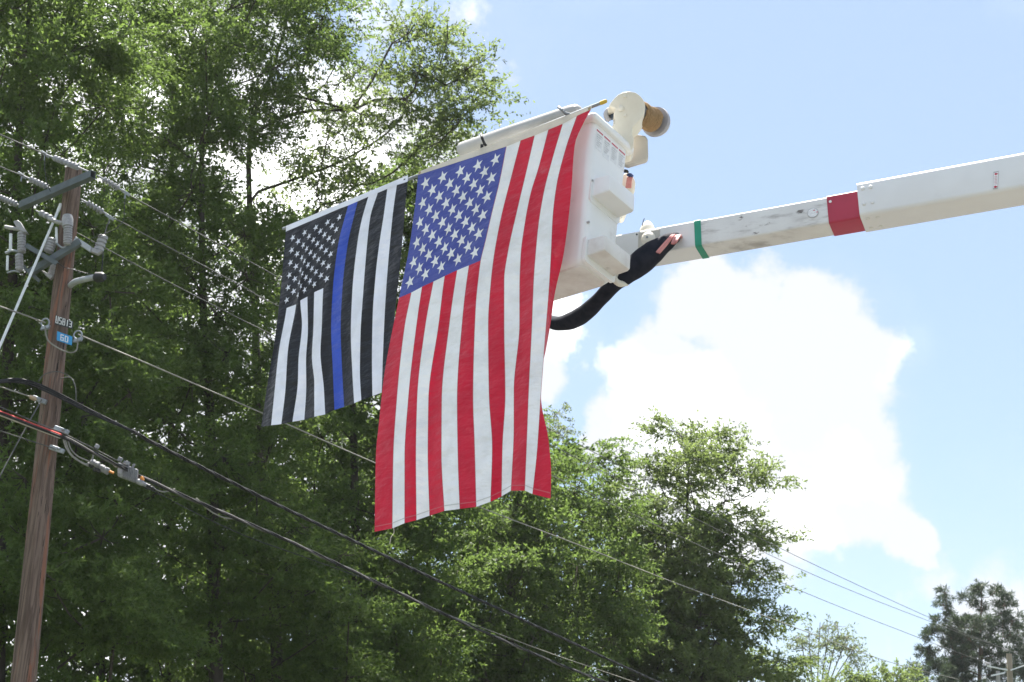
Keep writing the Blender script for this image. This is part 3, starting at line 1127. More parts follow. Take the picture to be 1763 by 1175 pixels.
tbc = Cloth(tb, FO, tb_rip)
N_BLK = cloth_mat('nylon_black', (0.013, 0.013, 0.014), 0.10, 0.45, 0.65, 0.3)
N_WHT = cloth_mat('nylon_white', (0.84, 0.85, 0.91), 0.08, 0.5, 0.5, 0.3)
N_BLU = cloth_mat('nylon_blue', (0.030, 0.080, 0.48), 0.16, 0.45, 0.6, 0.3)
tbf = thing('striped_flag', 'smaller black and white striped flag with one blue line hanging beside the large flag', 'flag', FO, 'flags hanging from the bucket')


def vt(u):
    return 0.411 - 0.028 * (u * 13 / 7)


for k in range(13):
    mt = N_BLU if k == 7 else (N_BLK if k % 2 == 0 else N_WHT)
    if k in (9, 11):
        mt = N_WHT
    elif k in (8, 10, 12):
        mt = N_BLK
    tbc.sheet(k / 13, (k + 1) / 13, vt if k < 7 else 0.0, 1.0, 4, 56).build('stripe', mt, tbf, 180)
tbc.sheet(0, 7 / 13, 0.0, vt, 22, 30).build('canton', N_BLK, tbf, 180)
for i in range(1, 10):
    for j in range(1, 12):
        if (i + j) % 2 == 0:
            u = (i / 10 * 0.96 + 0.03) * 7 / 13
            v = (j / 12 * 0.93 + 0.045) * vt(u)
            tbc.star(u, v, 0.0255, 0.0185, -0.005).build('star', N_WHT, tbf, 180)
tops = [tbc.seam(k, 0.0) for k in range(14)]
strip(Z([(153 + (667 - 153) * k / 13, 268 + (54 - 268) * k / 13) for k in range(14)]), [(x, y + .6) for x, y in tops], 0.045).build('header', N_WHT, tbf, 180)
for x, y in Z([(162, 266), (658, 62)]):
    m_ = MB()
    q = on_pole(x)
    m_.lathe(q - ad * .008, q + ad * .008, [(0, .016), (1, .016)], 12)
    m_.build('tie', BLACK, tbf)

# loose thread hanging from the corner of the large flag
m_ = MB()
q = usc.pt(0.085, 1.0)
m_.tube(spline([q, q + [0.004, 0, -.03], q + [-.012, 0, -.06], q + [-.016, 0, -.10]], 10), .002, 5)
m_.build('loose_thread', C_HDR, usf)

#@@PART2
# ------------------------------------------------------------------ utility pole
YP = 18.5
PT, PB = PY(127.5, 292, YP), PY(40, 1175, YP)
pdir = unit(PB - PT)
PG = PT + pdir * ((PT[2]) / -pdir[2])
upole = thing('utility_pole', 'tall weathered brown wooden utility pole carrying crossarms and insulators', 'utility pole', PG, 'utility poles along the road')


def pole_at(py):                          # point on the pole axis at photo row py
    lo, hi = -0.2, 1.6
    for _ in range(40):
        m = (lo + hi) / 2
        q = PT + (PB - PT) * m - CAM
        if H / 2 - F * np.dot(q, UP) / np.dot(q, FW) > py:
            lo = m
        else:
            hi = m
    return PT + (PB - PT) * lo


m_ = MB()
npz = 60
seg = 22
fwx = unit(np.cross(pdir, [0, 1, 0]))
fwy = np.cross(pdir, fwx)
ring_all = []
Lp = np.linalg.norm(PG - PT)
for i in range(npz):
    t = i / (npz - 1)
    r0 = 0.118 + 0.055 * t
    q = PT + (PG - PT) * t
    ring = []
    for k in range(seg):
        w = 2 * math.pi * k / seg
        # long checks (splits) run down the grain
        rr0 = r0 * (1 + 0.012 * math.sin(w * 5 + 1) + 0.018 * math.sin(w * 3 + t * 2.2) - (0.10 if (k == 4 and i % 19 > 4) else 0) - (0.07 if (k == 12 and i % 23 < 15) else 0))
        ring.append(q + rr0 * (math.cos(w) * fwx + math.sin(w) * fwy))
    ring_all.append(ring)
if np.dot(np.cross(ring_all[0][1] - ring_all[0][0], ring_all[0][2] - ring_all[0][1]), pdir) < 0:
    ring_all = [r_[::-1] for r_ in ring_all]
loft(ring_all, m_)
m_.build('pole_shaft', WOOD, upole, 30)


def pp_(px, py, off=0.0):                 # a point at the pole's distance, off metres nearer the camera
    return PY(px, py, YP - off)


# upper steel crossarm, right end nearer the road
ca0, ca1 = PY(41.5, 356.5, YP + 0.30), PY(165, 303, YP - 0.62)
cz = np.array([0, 0, 1.0])
cd = unit(ca1 - ca0)
cn = unit(np.cross(cd, cz))
cu = np.cross(cn, cd)
if cu[2] < 0:
    cu = -cu
if cn[1] > 0:
    cn = -cn
m_ = MB()
Lc = np.linalg.norm(ca1 - ca0)
th = 0.008
m_.box(ca0 - cu * .055 + cn * .0, cd * Lc, cu * .11, cn * th)
m_.box(ca0 + cu * (.055 - th) + cn * th, cd * Lc, cu * th, cn * .085)
m_.box(ca0 - cu * .055 + cn * th, cd * Lc, cu * th, cn * .085)
m_.box(ca0 - cu * (.055 - th) + cn * (.085), cd * Lc, cu * (.11 - 2 * th), cn * th)
m_.build('crossarm', ARM, upole, 30)
# bolt band holding it
m_ = MB()
qq = pole_at(326)
m_.lathe(qq - pdir * .03, qq + pdir * .03, [(0, .127), (1, .127)], 20)
m_.build('arm_band', STEEL, upole)
# lower crossarm
la0, la1 = pp_(52, 473, 0.10), pp_(141, 418, 0.26)
cd2 = unit(la1 - la0)
cn2 = unit(np.cross(cd2, cz))
if cn2[1] > 0:
    cn2 = -cn2
cu2 = np.cross(cn2, cd2)
if cu2[2] < 0:
    cu2 = -cu2
m_ = MB()
L2 = np.linalg.norm(la1 - la0)
m_.box(la0 - cu2 * .05, cd2 * L2, cu2 * .10, cn2 * .075)
m_.build('lower_crossarm', ARM, upole, 30, bevel=.006)
m_ = MB()
p0, p1 = pp_(45.5, 419.5, .30), pp_(99, 451.5, .34)
dv = p1 - p0
up_ = unit(np.cross(dv, [0, 1, 0]))
if up_[2] < 0:
    up_ = -up_
m_.box(p0, dv, up_ * .010, np.array([0, .07, 0]))
m_.box(p0, dv, -up_ * .055, np.array([0, .010, 0]))
m_.build('angle_brace', ARM, upole, 30)
m_ = MB()
p0, p1 = pp_(40, 455, -.05), pp_(70, 482, .02)
dv = p1 - p0
m_.box(p0, dv, -up_ * .05, np.array([0, .012, 0]))
m_.build('angle_brace', ARM, upole, 30)


def dead_end(x0, y0, x1, y1, off0, off1, r=0.046, n=5, lead=0.22):
    """suspension string: eye, stacked sheds, clamp"""
    p0, p1 = pp_(x0, y0, off0), pp_(x1, y1, off1)
    m_ = MB()
    prof = [(0, .012), (lead * .5, .013)]
    for k in range(n):
        t0 = lead + (1 - 2 * lead) * k / n
        dt = (1 - 2 * lead) / n
        prof += [(t0, .016), (t0 + dt * .15, r), (t0 + dt * .55, r * .96), (t0 + dt * .75, .02)]
    prof += [(1 - lead, .016), (1 - lead * .5, .014), (1, .012)]
    m_.lathe(p0, p1, prof, 14)
    o = m_.build('dead_end_insulator', POLY, upole, 30)
    return o, p0, p1


strings = {}
strings['A'] = dead_end(78, 266, 153, 296, .05, .58, n=7)
strings['A2'] = dead_end(167, 302, 216, 332, .58, .30, n=5)
strings['B'] = dead_end(40, 303, 93, 328, .10, .10, n=5)
strings['B2'] = dead_end(139, 343, 190, 373, .12, .05, n=5)
strings['C'] = dead_end(-12, 335, 42, 358, -.3, -.25, n=6)
strings['C2'] = dead_end(62, 363, 100, 382, -.2, .12, n=3)
for x, y, off in ((78, 266, .05), (38, 302, .10), (216, 332, .30), (189, 374, .05)):
    m_ = MB()
    q = pp_(x, y, off)
    m_.cbox(q, np.array([.10, .05, -.05]), np.array([.02, 0.0, .04]), np.array([0.01, .04, 0]))
    m_.tube([q, q + [0.0, 0, -.10]], .012, 6)
    m_.build('wire_clamp', STEEL, upole, 30, bevel=.006)


def cutout(x0, y0, x1, y1, r, off, n=3, name='porcelain', parent=None):
    """ribbed porcelain body"""
    p0, p1 = pp_(x0, y0, off), pp_(x1, y1, off)
    m_ = MB()
    prof = [(0, r * .75), (.03, r * .92)]
    for k in range(n):
        t0 = .05 + .9 * k / n
        dt = .9 / n
        prof += [(t0, r), (t0 + dt * .62, r), (t0 + dt * .66, r * .78), (t0 + dt * .94, r * .78)]
    prof += [(.97, r * .9), (1, r * .7)]
    m_.lathe(p0, p1, prof, 18)
    return m_.build(name, PORC, parent, 25)


def rod(parent, name, pts, r, material, off, seg_=8, n=10):
    m_ = MB()
    m_.tube(spline([pp_(x, y, off) for x, y in pts], n), r, seg_)
    return m_.build(name, material, parent, 50)


f1 = cutout(37.5, 400, 37, 436, .058, .12, 7, 'fuse_cutout', upole)
cutout(33, 438, 33.5, 467, .054, .12, 5, parent=f1)
rod(f1, 'fuse_tube', [(18.5, 403), (18, 432)], .021, FIBRE, .12)
rod(f1, 'fuse_tube', [(13, 441), (12.5, 466)], .018, FIBRE, .12)
rod(f1, 'top_contact', [(8, 391), (25, 394), (40, 397)], .027, PORC, .14)
m_ = MB()
m_.prism([pp_(x, y, .18) for x, y in ((22.5, 381), (30, 379), (35, 382), (40, 391), (47.5, 401), (38, 399), (30, 395))], [0, .09, 0])
m_.build('bracket', PORC, f1, 30, bevel=.008)
rod(f1, 'hinge', [(9, 436), (22, 432), (36, 435)], .018, STEEL, .13)
rod(f1, 'hinge', [(12, 470), (24, 467), (34, 469)], .014, STEEL, .13)
f2 = cutout(117, 390, 116.5, 423, .060, .30, 7, 'fuse_cutout', upole)
rod(f2, 'fuse_tube', [(97, 392), (97.5, 420)], .017, FIBRE, .24)
rod(f2, 'top_contact', [(84, 377), (100, 383), (117, 386)], .030, PORC, .28)
m_ = MB()
m_.lathe(pp_(116.5, 372, .28), pp_(116.5, 391, .30), [(0, .065), (.3, .078), (1, .072)], 16)
m_.build('cap', PORC, f2)
rod(f2, 'hinge', [(97, 419), (108, 427), (118, 421)], .014, STEEL, .28)
f3 = cutout(92, 411.5, 82.5, 435, .070, .22, 5, 'fuse_cutout', upole)
f4 = cutout(178.5, 406, 168.5, 435, .068, .18, 4, 'fuse_cutout', upole)
m_ = MB()
m_.prism([pp_(x, y, .30) for x, y in ((130, 407), (157, 424.5), (154.5, 433.5), (126, 415))], [0, .05, 0])
m_.build('bracket', mat('pale_bracket', (0.42, 0.44, 0.46), (0.34, 0.36, 0.38), 0.5, 8.0), f4, 30, bevel=.006)
m_ = MB()
m_.prism([pp_(x, y, .27) for x, y in ((156, 425), (175, 432), (167, 438), (155, 433))], [0, .08, 0])
m_.build('clevis', PORC, f4, 30, bevel=.008)
f5 = cutout(96, 453, 88.5, 475, .056, .05, 5, 'fuse_cutout', upole)
m_ = MB()
m_.prism([pp_(x, y, .12) for x, y in ((69, 464), (92, 475), (86, 480.5), (76, 472))], [0, .07, 0])
m_.build('bracket', PORC, f5, 30, bevel=.006)

# white fibreglass guy strain rod
m_ = MB()
q0, q1 = pp_(105, 352, .05), pp_(-14, 628, .9)
m_.tube([q0, q0 + (q1 - q0) * .04, q0 + (q1 - q0) * .05, q1], [.026, .026, .019, .019], 10)
m_.build('guy_strain_rod', FIBRE, upole)
# bent lamp arm stub with dark junction head
m_ = MB()
m_.tube(spline([pp_(121, 492, .05), pp_(129, 486, .2), pp_(140, 482.5, .3), pp_(166, 477, .45)], 16), [.055] * 3 + [.043] * 13 if False else .043, 12)
m_.build('conduit_arm', mat('pale_conduit', (0.36, 0.37, 0.40), (0.28, 0.29, 0.32), 0.45, 6.0), upole)
m_ = MB()
q0, q1 = pp_(163.5, 478, .45), pp_(180, 477, .52)
m_.lathe(q0, q1, [(0, .05), (.2, .075), (.75, .07), (1, .045)], 12)
m_.build('weatherhead', BLACK, upole, 30)

# number strip and blue tag
GLY = {'U': [((0, 2), (0, 0)), ((0, 0), (1, 0)), ((1, 0), (1, 2))],
       'S': [((1, 2), (0, 2)), ((0, 2), (0, 1)), ((0, 1), (1, 1)), ((1, 1), (1, 0)), ((1, 0), (0, 0))],
       'B': [((0, 0), (0, 2)), ((1, 0), (1, 2)), ((0, 2), (1, 2)), ((0, 1), (1, 1)), ((0, 0), (1, 0))],
       '1': [((.6, 0), (.6, 2))],
       '3': [((0, 2), (1, 2)), ((.2, 1), (1, 1)), ((0, 0), (1, 0)), ((1, 0), (1, 2))],
       '6': [((1, 2), (0, 2)), ((0, 2), (0, 0)), ((0, 0), (1, 0)), ((1, 0), (1, 1)), ((1, 1), (0, 1))],
       '0': [((0, 0), (0, 2)), ((1, 0), (1, 2)), ((0, 2), (1, 2)), ((0, 0), (1, 0))]}


def lettered(corners, off, text, plate_mat, name, lx0, lx1, ly0, ly1, stroke):
    """plate from four photo corners (TL, TR, BR, BL) at the pole's distance; strokes laid proud of it"""
    A_, B_, C_, D_ = [pp_(x, y, off) for x, y in corners]
    m_ = MB()
    nn = unit(np.cross(B_ - A_, D_ - A_))
    if nn[1] > 0:
        nn = -nn
    m_.prism([A_, B_, C_, D_], -nn * .006)
    pl = m_.build(name, plate_mat, upole, 30)

    def at(s, t):
        return A_ * (1 - s) * (1 - t) + B_ * s * (1 - t) + C_ * s * t + D_ * (1 - s) * t
    n = len(text)
    cw = (lx1 - lx0) / n
    for i, ch in enumerate(text):
        m_ = MB()
        for (xa, ya), (xb, yb) in GLY[ch]:
            g0, g1 = lx0 + cw * (i + .22), lx0 + cw * (i + .80)
            pa = at(g0 + (g1 - g0) * xa, ly1 + (ly0 - ly1) * ya / 2)
            pb = at(g0 + (g1 - g0) * xb, ly1 + (ly0 - ly1) * yb / 2)
            d_ = unit(pb - pa)
            sd_ = np.cross(d_, nn)
            m_.box(pa - d_ * stroke / 2 - sd_ * stroke / 2 + nn * .0005, (pb - pa) + d_ * stroke, sd_ * stroke, nn * .004)
        m_.build('glyph', WHITEP, pl, 0)
    return pl


lettered([(95.5, 543), (126, 554), (124.5, 567), (94, 558.5)], 0.20, 'USB13', DARKP, 'number_strip', 0.02, 0.97, 0.08, 0.80, 0.0095)
lettered([(98.5, 570.5), (124.5, 580), (123.5, 595), (97.5, 586)], 0.20, '60', BLUEP, 'blue_tag', 0.2, 0.78, 0.22, 0.82, 0.012)
# loops, jumpers and clamps at the neutral
rod(upole, 'jumper_loop', [(78, 563), (79.5, 578), (84, 588), (95, 596.5), (110, 604.5), (122, 607.5), (131, 604), (133.5, 594), (133.5, 584)], .011, WIREW, .28, 6, 40)
for x, y in ((78, 556), (134, 577)):
    m_ = MB()
    q = pp_(x, y, .18)
    ring = [q + np.array([.055 * math.cos(w), 0, .06 * math.sin(w)]) for w in np.linspace(0, 2 * math.pi, 15)]
    m_.tube(ring, .012, 6)
    m_.cbox(q + [0.02, -.02, -.08], [.11, 0, .03], [0, .05, 0], [.01, 0, .05])
    m_.build('neutral_clamp', STEEL, upole, 40)
m_ = MB()
q = pole_at(565)
m_.tube([q + np.array([-.2, -.1, .06]), q + np.array([.28, -.12, -.10])], .012, 6)
m_.build('through_bolt', STEEL, upole)
rod(upole, 'wire_loop', [(66, 657), (75, 646), (88, 641), (101, 640.5), (114, 645), (124, 653), (130, 668), (131, 690)], .007, WIRE, .22, 5, 30)
rod(upole, 'wire_loop', [(104, 652), (118, 650), (127, 655)], .007, WIRE, .2, 5, 10)
for x, y in ((106, 741), (98, 774), (68, 689)):
    m_ = MB()
    q = pp_(x, y, .18)
    m_.cbox(q, [.19, 0.02, -.055], [.02, 0, .06], [0, .06, 0])
    m_.lathe(q + [0.03, -.02, 0], q + [0.03, -.07, 0], [(0, .02), (1, .018)], 8)
    m_.build('suspension_clamp', STEEL, upole, 30, bevel=.008)
rod(upole, 'down_lead', [(216, 336), (214.5, 352), (213.5, 372), (210, 384), (196, 396), (176, 404), (158, 411), (150, 420)], .006, BLACK, .25, 5, 30)
rod(upole, 'down_lead', [(189, 378), (184, 390), (180, 405)], .010, WIRE, .12, 5, 10)
rod(upole, 'down_lead', [(178, 434), (176.5, 450), (175, 474)], .008, BLACK, .3, 5, 10)
rod(upole, 'down_lead', [(98, 452), (112, 461), (128, 465), (150, 471), (168, 474)], .006, BLACK, .3, 5, 16)
rod(upole, 'down_lead', [(78, 268), (77, 290), (81, 315), (87, 330)], .006, BLACK, .3, 5, 16)


# ------------------------------------------------------------------ overhead wires: straight runs from the near pole to the far pole
def wdepth(px):                            # distance of the pole line at photo column px
    return YP / (1.0 - (px - 100.0) * 4.2e-4)


def wire(name, label, cat, pts, r, material, twist=0, group=None, offs=0.0, n=60, strands=1, mats=None):
    raw = spline([PY(x, y, wdepth(x) - offs) for x, y in pts], n)
    m_ = MB()
    if strands == 1:
        m_.tube(raw, r, 6)
    else:
        # twisted strands about the run
        seglen = np.concatenate([[0], np.cumsum(np.linalg.norm(np.diff(raw, axis=0), axis=1))])
        Lw = seglen[-1]
        k = int(Lw / 0.06) + 2
        ss = np.linspace(0, Lw, k)
        ctr = np.stack([np.interp(ss, seglen, raw[:, i]) for i in range(3)], 1)
        tg = np.gradient(ctr, axis=0)
        tg /= np.linalg.norm(tg, axis=1, keepdims=True)
        e1_ = np.cross(tg, [0, 0, 1.0])
        e1_ /= np.linalg.norm(e1_, axis=1, keepdims=True)
        e2_ = np.cross(tg, e1_)
        for s_ in range(strands):
            ph = 2 * math.pi * s_ / strands + ss * twist
            m_.tube(ctr + (e1_ * np.cos(ph)[:, None] + e2_ * np.sin(ph)[:, None]) * r, r * 0.95, 5, mi=s_ if mats else 0)
    o = m_.build(name, mats if mats else material, None, 60)
    tag(o, label, cat, group)
    return o


GW = 'power wires on the utility pole'
wire('power_wire', 'topmost bare power wire running right from the upper crossarm', 'wire', [(216, 333), (371, 418), (560, 523), (900, 714), (1343, 944), (1619, 1072), (1740, 1122)], .0085, WIRE, group=GW, offs=.3)
wire('power_wire', 'bare power wire leaving the pole just under the upper crossarm', 'wire', [(190, 374), (216, 386), (260, 410), (430, 500), (478, 527), (900, 742), (1364, 974), (1621, 1078), (1704, 1108), (1733, 1118), (1763, 1131), (1820, 1150)], .0085, WIRE, group=GW, offs=.05)
wire('power_wire', 'bare power wire passing behind the lower porcelain cutouts of the pole', 'wire', [(100, 383), (134, 402), (260, 470), (430, 558), (471, 578), (900, 795), (1340, 1001), (1589, 1101), (1700, 1142)], .0085, WIRE, group=GW, offs=-.15)
wire('power_wire', 'bare power wire coming from the left to the top crossarm end', 'wire', [(-120, 180), (0, 232), (78, 266)], .0095, WIRE, group=GW, offs=.05, n=20)
wire('power_wire', 'bare power wire from the left reaching the crossarm middle', 'wire', [(-120, 232), (0, 287), (40, 303)], .0095, WIRE, group=GW, offs=.10, n=20)
wire('power_wire', 'bare power wire from the left reaching the far crossarm end', 'wire', [(-130, 284), (-12, 335)], .0095, WIRE, group=GW, offs=-.3, n=12)
wire('neutral_wire', 'pale neutral wire clamped at the blue tag and running behind both flags', 'wire',
     [(134, 576), (260, 629), (348, 667), (445, 709), (640, 795), (830, 875), (1000, 940), (1160, 1003), (1330, 1066), (1481, 1123), (1556, 1147), (1650, 1170)], .011, WIREW, group=GW, offs=.18, n=80)
wire('neutral_wire', 'pale neutral wire coming from the left to the pole beside its number strip', 'wire', [(-120, 490), (0, 528), (78, 556)], .011, WIREW, group=GW, offs=.18, n=16)
GCB = 'communication cables on the utility pole'
wire('service_cable', 'thick black twisted cable sagging above the lashed cable bundle', 'cable',
     [(226, 741), (262, 762), (377, 820), (470, 866), (558, 908), (740, 994), (950, 1091), (1140, 1178), (1260, 1230)], .0155, CABLE, twist=5.5, group=GCB, offs=.22, n=80, strands=3)
for k in range(3):
    wire('drop_cable', ['black cable arching over the pole at its top of the three', 'black cable arching over the pole between two others', 'black cable arching over the pole lowest of the three'][k], 'cable',
         [(-120, 672 + k * 5), (-40, 660 + k * 4), (0, 655 + k * 2.2), (30, 652.5 + k * 3), (62, 660 + k * 3.5), (100, 677 + k * 3.5), (150, 703 + k * 3), (190, 723 + k * 2), (228, 742 + k * .6)], .013, CABLE, group=GCB, offs=.24, n=48)
wire('lashed_cable', 'black and grey lashed communication cable bundle sagging across below the flags', 'cable',
     [(100, 748), (150, 774), (230, 815), (300, 847), (400, 890), (495, 931), (640, 999), (785, 1067), (950, 1139), (1050, 1178), (1160, 1222)], .0155, None, twist=4.2, group=GCB, offs=.24, n=90, strands=3,
     mats=[CABLE, CABLE, mat('grey_jacket', (0.13, 0.12, 0.12), (0.08, 0.075, 0.075), 0.6, 8.0)])
wire('lashed_cable', 'cable bundle with red and white jackets meeting the pole from the left', 'cable',
     [(-120, 668), (0, 712), (60, 735), (105, 752)], .020, None, twist=0.25, group=GCB, offs=.26, n=30, strands=3, mats=[CABLE, mat('pale_jacket', (0.55, 0.52, 0.50), (0.42, 0.36, 0.35), 0.5, 5.0), REDC])
wire('messenger_wire', 'thin steel messenger wire lying just above the red and white cables', 'wire', [(-120, 655), (0, 701), (60, 727), (105, 745), (150, 767), (230, 808)], .008, WIRE, group=GCB, offs=.24, n=24)
wire('thin_wire', 'thin wire clamped lowest on the pole under the cable bundle', 'wire', [(-120, 700), (0, 742), (98, 774)], .007, WIRE, group=GCB, offs=.18, n=14)
wire('thin_wire', 'thin dark wire following below the cable amplifier box', 'wire', [(246, 838), (275, 851), (330, 880), (420, 922), (520, 958), (640, 1001)], .007, BLACK, group=GCB, offs=.25, n=30)
wire('thin_wire', 'fine yellowish wire running just above the lashed cable bundle', 'wire', [(785, 1064), (830, 1081), (950, 1126), (1050, 1160), (1160, 1198)], .007, WIREW, group=GCB, offs=.22, n=20)
wire('guy_wire', 'thin guy wire slanting down and left from the pole beside the black cables', 'wire', [(72, 688), (40, 745), (0, 820), (-60, 935)], .008, WIRE, offs=.2, n=14)
wire('guy_wire', 'pale guy strand with a tan insulator meeting the pole below the black cables', 'wire', [(-100, 632), (0, 666), (48, 682), (66, 689)], .010, WIREW, offs=.2, n=14)
m_ = MB()
m_.lathe(PY(51, 683, wdepth(51) - .2), PY(62, 688, wdepth(62) - .2), [(0, .015), (.2, .03), (.8, .03), (1, .015)], 10)
tag(m_.build('strain_insulator', mat('tan_insulator', (0.42, 0.30, 0.20), (0.34, 0.25, 0.18), 0.6, 20.0)), 'small tan strain insulator on the pale guy strand by the pole', 'insulator')

# lashed drop loops, splice and amplifier box under the bundle
YA = YP + 0.75


def qa_(x, y, off=0.0):
    return PY(x, y, YA - off)


for k, pts in enumerate((((109, 757), (114, 772), (124, 786), (138, 796), (152, 803)), ((117, 760), (123, 775), (134, 786), (147, 792), (156, 796)), ((112, 758), (120, 779), (131, 790), (144, 798), (152, 800)))):
    m_ = MB()
    m_.tube(spline([PY(x, y, wdepth(x) - .24) for x, y in pts], 20), .010, 6)
    tag(m_.build('drop_loop', WIREW), ['longest pale coaxial loop, dropping to the lower splitter housing', 'shortest pale coaxial loop, dropping to the upper splitter housing', 'pale coaxial loop hanging between the two other loops'][k], 'cable', 'coaxial drop loops')
sp_ = thing('cable_splitter', 'grey cast splitter housings with connectors hanging left of the finned amplifier box', 'splitter', qa_(170, 803))
for (x0, y0), (x1, y1), r, m0 in (((150, 799), (161, 803), .032, BLACK), ((156, 795), (171, 802), .046, ALU), ((161, 808), (173, 812), .032, BLACK), ((172, 803), (188, 812), .040, ALU), ((173, 809), (186, 816), .022, ALU), ((187, 811), (196, 815), .018, ORANGE)):
    m_ = MB()
    m_.lathe(qa_(x0, y0), qa_(x1, y1), [(0, r * .7), (.12, r), (.45, r), (.5, r * .8), (.6, r * .8), (.64, r), (.9, r), (1, r * .7)], 10)
    m_.build('housing' if r > .03 else 'connector', m0, sp_, 30)
m_ = MB()
m_.tube([qa_(158, 794), qa_(162, 779)], .014, 6)
m_.build('hanger', WIREW, sp_)
m_ = MB()
m_.tube([qa_(182, 789), qa_(200, 805)], .009, 6)
m_.build('hanger', WIREW, sp_)
amp = thing('cable_amplifier', 'grey finned amplifier box hanging under the lashed cable bundle', 'amplifier', qa_(220, 818))
TL, TR, BR, BLc = qa_(211, 798), qa_(239, 809), qa_(238, 833.5), qa_(210, 822.5)
ex = TR - TL
ey = BLc - TL
en = unit(np.cross(ex, ey))
if en[1] > 0:
    en = -en
left = unit(unit(-ex) * 0.75 - en * 0.66) * 0.13
m_ = MB()
m_.prism([TL, TR, BR, BLc], left)
hb = m_.build('housing', ALU, amp, 30, bevel=.012, bseg=3)
for k in range(9):
    m_ = MB()
    o_ = TL + ex * (0.05 + 0.105 * k) + ey * .06
    m_.box(o_, ex * .05, ey * .88, en * .028)
    m_.build('fin', ALU, hb, 0)
for k in range(6):
    m_ = MB()
    o_ = TL + ex * 0.05 + ey * (.10 + .15 * k)
    m_.box(o_, ex * .9, ey * .035, en * .018)
    m_.build('cross_rib', ALU, hb, 0)
m_ = MB()
cl_ = BLc + left * .5 - ey * .15
m_.prism([qa_(203, 807, .0), qa_(209, 808, .12), qa_(209, 816, .12), qa_(203, 815, .0)], np.array([-.004, -.006, 0]))
m_.build('side_panel', mat('panel_grey', (0.30, 0.32, 0.36), None, 0.5), hb, 0)
m_ = MB()
m_.lathe(qa_(243, 821), qa_(247, 828), [(0, .02), (.45, .026), (.5, .02), (.55, .026), (1, .018)], 10)
m_.build('cap', ORANGE, amp)
m_ = MB()
m_.lathe(qa_(237, 829), qa_(253, 836), [(0, .04), (.5, .042), (.6, .032), (1, .03)], 10)
m_.build('connector', ALU, amp)
m_ = MB()
m_.lathe(qa_(253, 836), qa_(268, 844), [(0, .026), (.3, .034), (.4, .02), (.6, .034), (.8, .02), (1, .016)], 10)
m_.build('connector', BLACK, amp)
for x, y in ((212, 797), (228, 802)):
    m_ = MB()
    m_.tube([qa_(x, y + 3), qa_(x + 4, y + 1 - 4)], .018, 6)
    m_.build('hanger', ALU, amp)
for pts, lab in ((((268, 843), (277, 846.5), (288, 846.5), (301, 842)), 'short white coaxial tail curving up from the amplifier box to the bundle'), (((338, 858), (352, 872), (368, 884), (388, 892), (410, 894)), 'white coaxial tail drooping below the bundle right of the amplifier')):
    m_ = MB()
    m_.tube(spline([PY(x, y, wdepth(x) - .22) for x, y in pts], 20), .011, 6)
    tag(m_.build('coaxial_tail', WIREW), lab, 'cable')
for k, (x, y) in enumerate(((167, 769), (207, 791), (220, 798))):
    m_ = MB()
    q = PY(x, y, wdepth(x) - .24)
    m_.cbox(q, [.05, 0, -.02], [.02, 0, .05], [0, .06, 0])
    tag(m_.build('lashing_clamp', ALU, None, 30, bevel=.006), ['small pale lashing clamp on the bundle above the splitter', 'small pale lashing clamp on the bundle at the amplifier corner next to the splitter', 'small pale lashing clamp on the bundle over the finned amplifier face'][k], 'clamp', 'lashing clamps')

# far pole with its arms, and a second one behind
YF = 62.0
fp0 = PY(1737.5, 1126, YF)
fpb = PY(1744, 1330, YF)
dvf = unit(fpb - fp0)
fpg = fp0 + dvf * (fp0[2] / -dvf[2])
fpole2 = thing('utility_pole', 'distant pale wooden utility pole in front of the pines', 'utility pole', fpg, 'utility poles along the road')
m_ = MB()
m_.tube(np.linspace(fp0, fpg, 8), np.linspace(.115, .16, 8), 12)
m_.build('pole_shaft', WOODF, fpole2)
for x0, y0, x1, y1 in ((1701, 1148, 1735, 1155), (1741, 1155, 1770, 1145)):
    m_ = MB()
    p0, p1 = PY(x0, y0, YF - .3), PY(x1, y1, YF - .3)
    m_.box(p0, p1 - p0, [0, 0, .05], [0, .08, 0])
    m_.build('crossarm_brace', FIBRE, fpole2, 30)
m_ = MB()
m_.lathe(PY(1728.5, 1119.5, YF - .2), PY(1736, 1120, YF - .2), [(0, .05), (.5, .07), (1, .05)], 10)
m_.build('post_insulator', PORC, fpole2)
m_ = MB()
m_.lathe(PY(1697, 1143, YF - .3), PY(1704, 1143.5, YF - .3), [(0, .05), (.5, .06), (1, .05)], 10)
m_.build('post_insulator', PORC, fpole2)
YG = 75.0
gp0, gpb = PY(1718, 1156, YG), PY(1726, 1330, YG)
dvg = unit(gpb - gp0)
gpg = gp0 + dvg * (gp0[2] / -dvg[2])
fpole3 = thing('utility_pole', 'thin farther grey utility pole beside the distant pale pole', 'utility pole', gpg, 'utility poles along the road')
m_ = MB()
m_.tube(np.linspace(gp0, gpg, 8), np.linspace(.10, .14, 8), 10)
m_.build('pole_shaft', mat('grey_far_wood', (0.34, 0.33, 0.32), (0.26, 0.25, 0.24), 0.8, 5.0), fpole3)
m_ = MB()
p0, p1 = PY(1707, 1165, YG - .2), PY(1730, 1160, YG - .2)
m_.box(p0, p1 - p0, [0, 0, .08], [0, .08, 0])
m_.build('crossarm', FIBRE, fpole3, 30)


# ------------------------------------------------------------------ trees
def in_poly(pts, poly):
    x, y = pts[:, 0], pts[:, 1]
    ins = np.zeros(len(pts), bool)
    n = len(poly)
    for i in range(n):
        x0, y0 = poly[i]
        x1, y1 = poly[(i + 1) % n]
        cnd = ((y0 > y) != (y1 > y)) & (x < (x1 - x0) * (y - y0) / (y1 - y0 + 1e-9) + x0)
        ins ^= cnd
    return ins


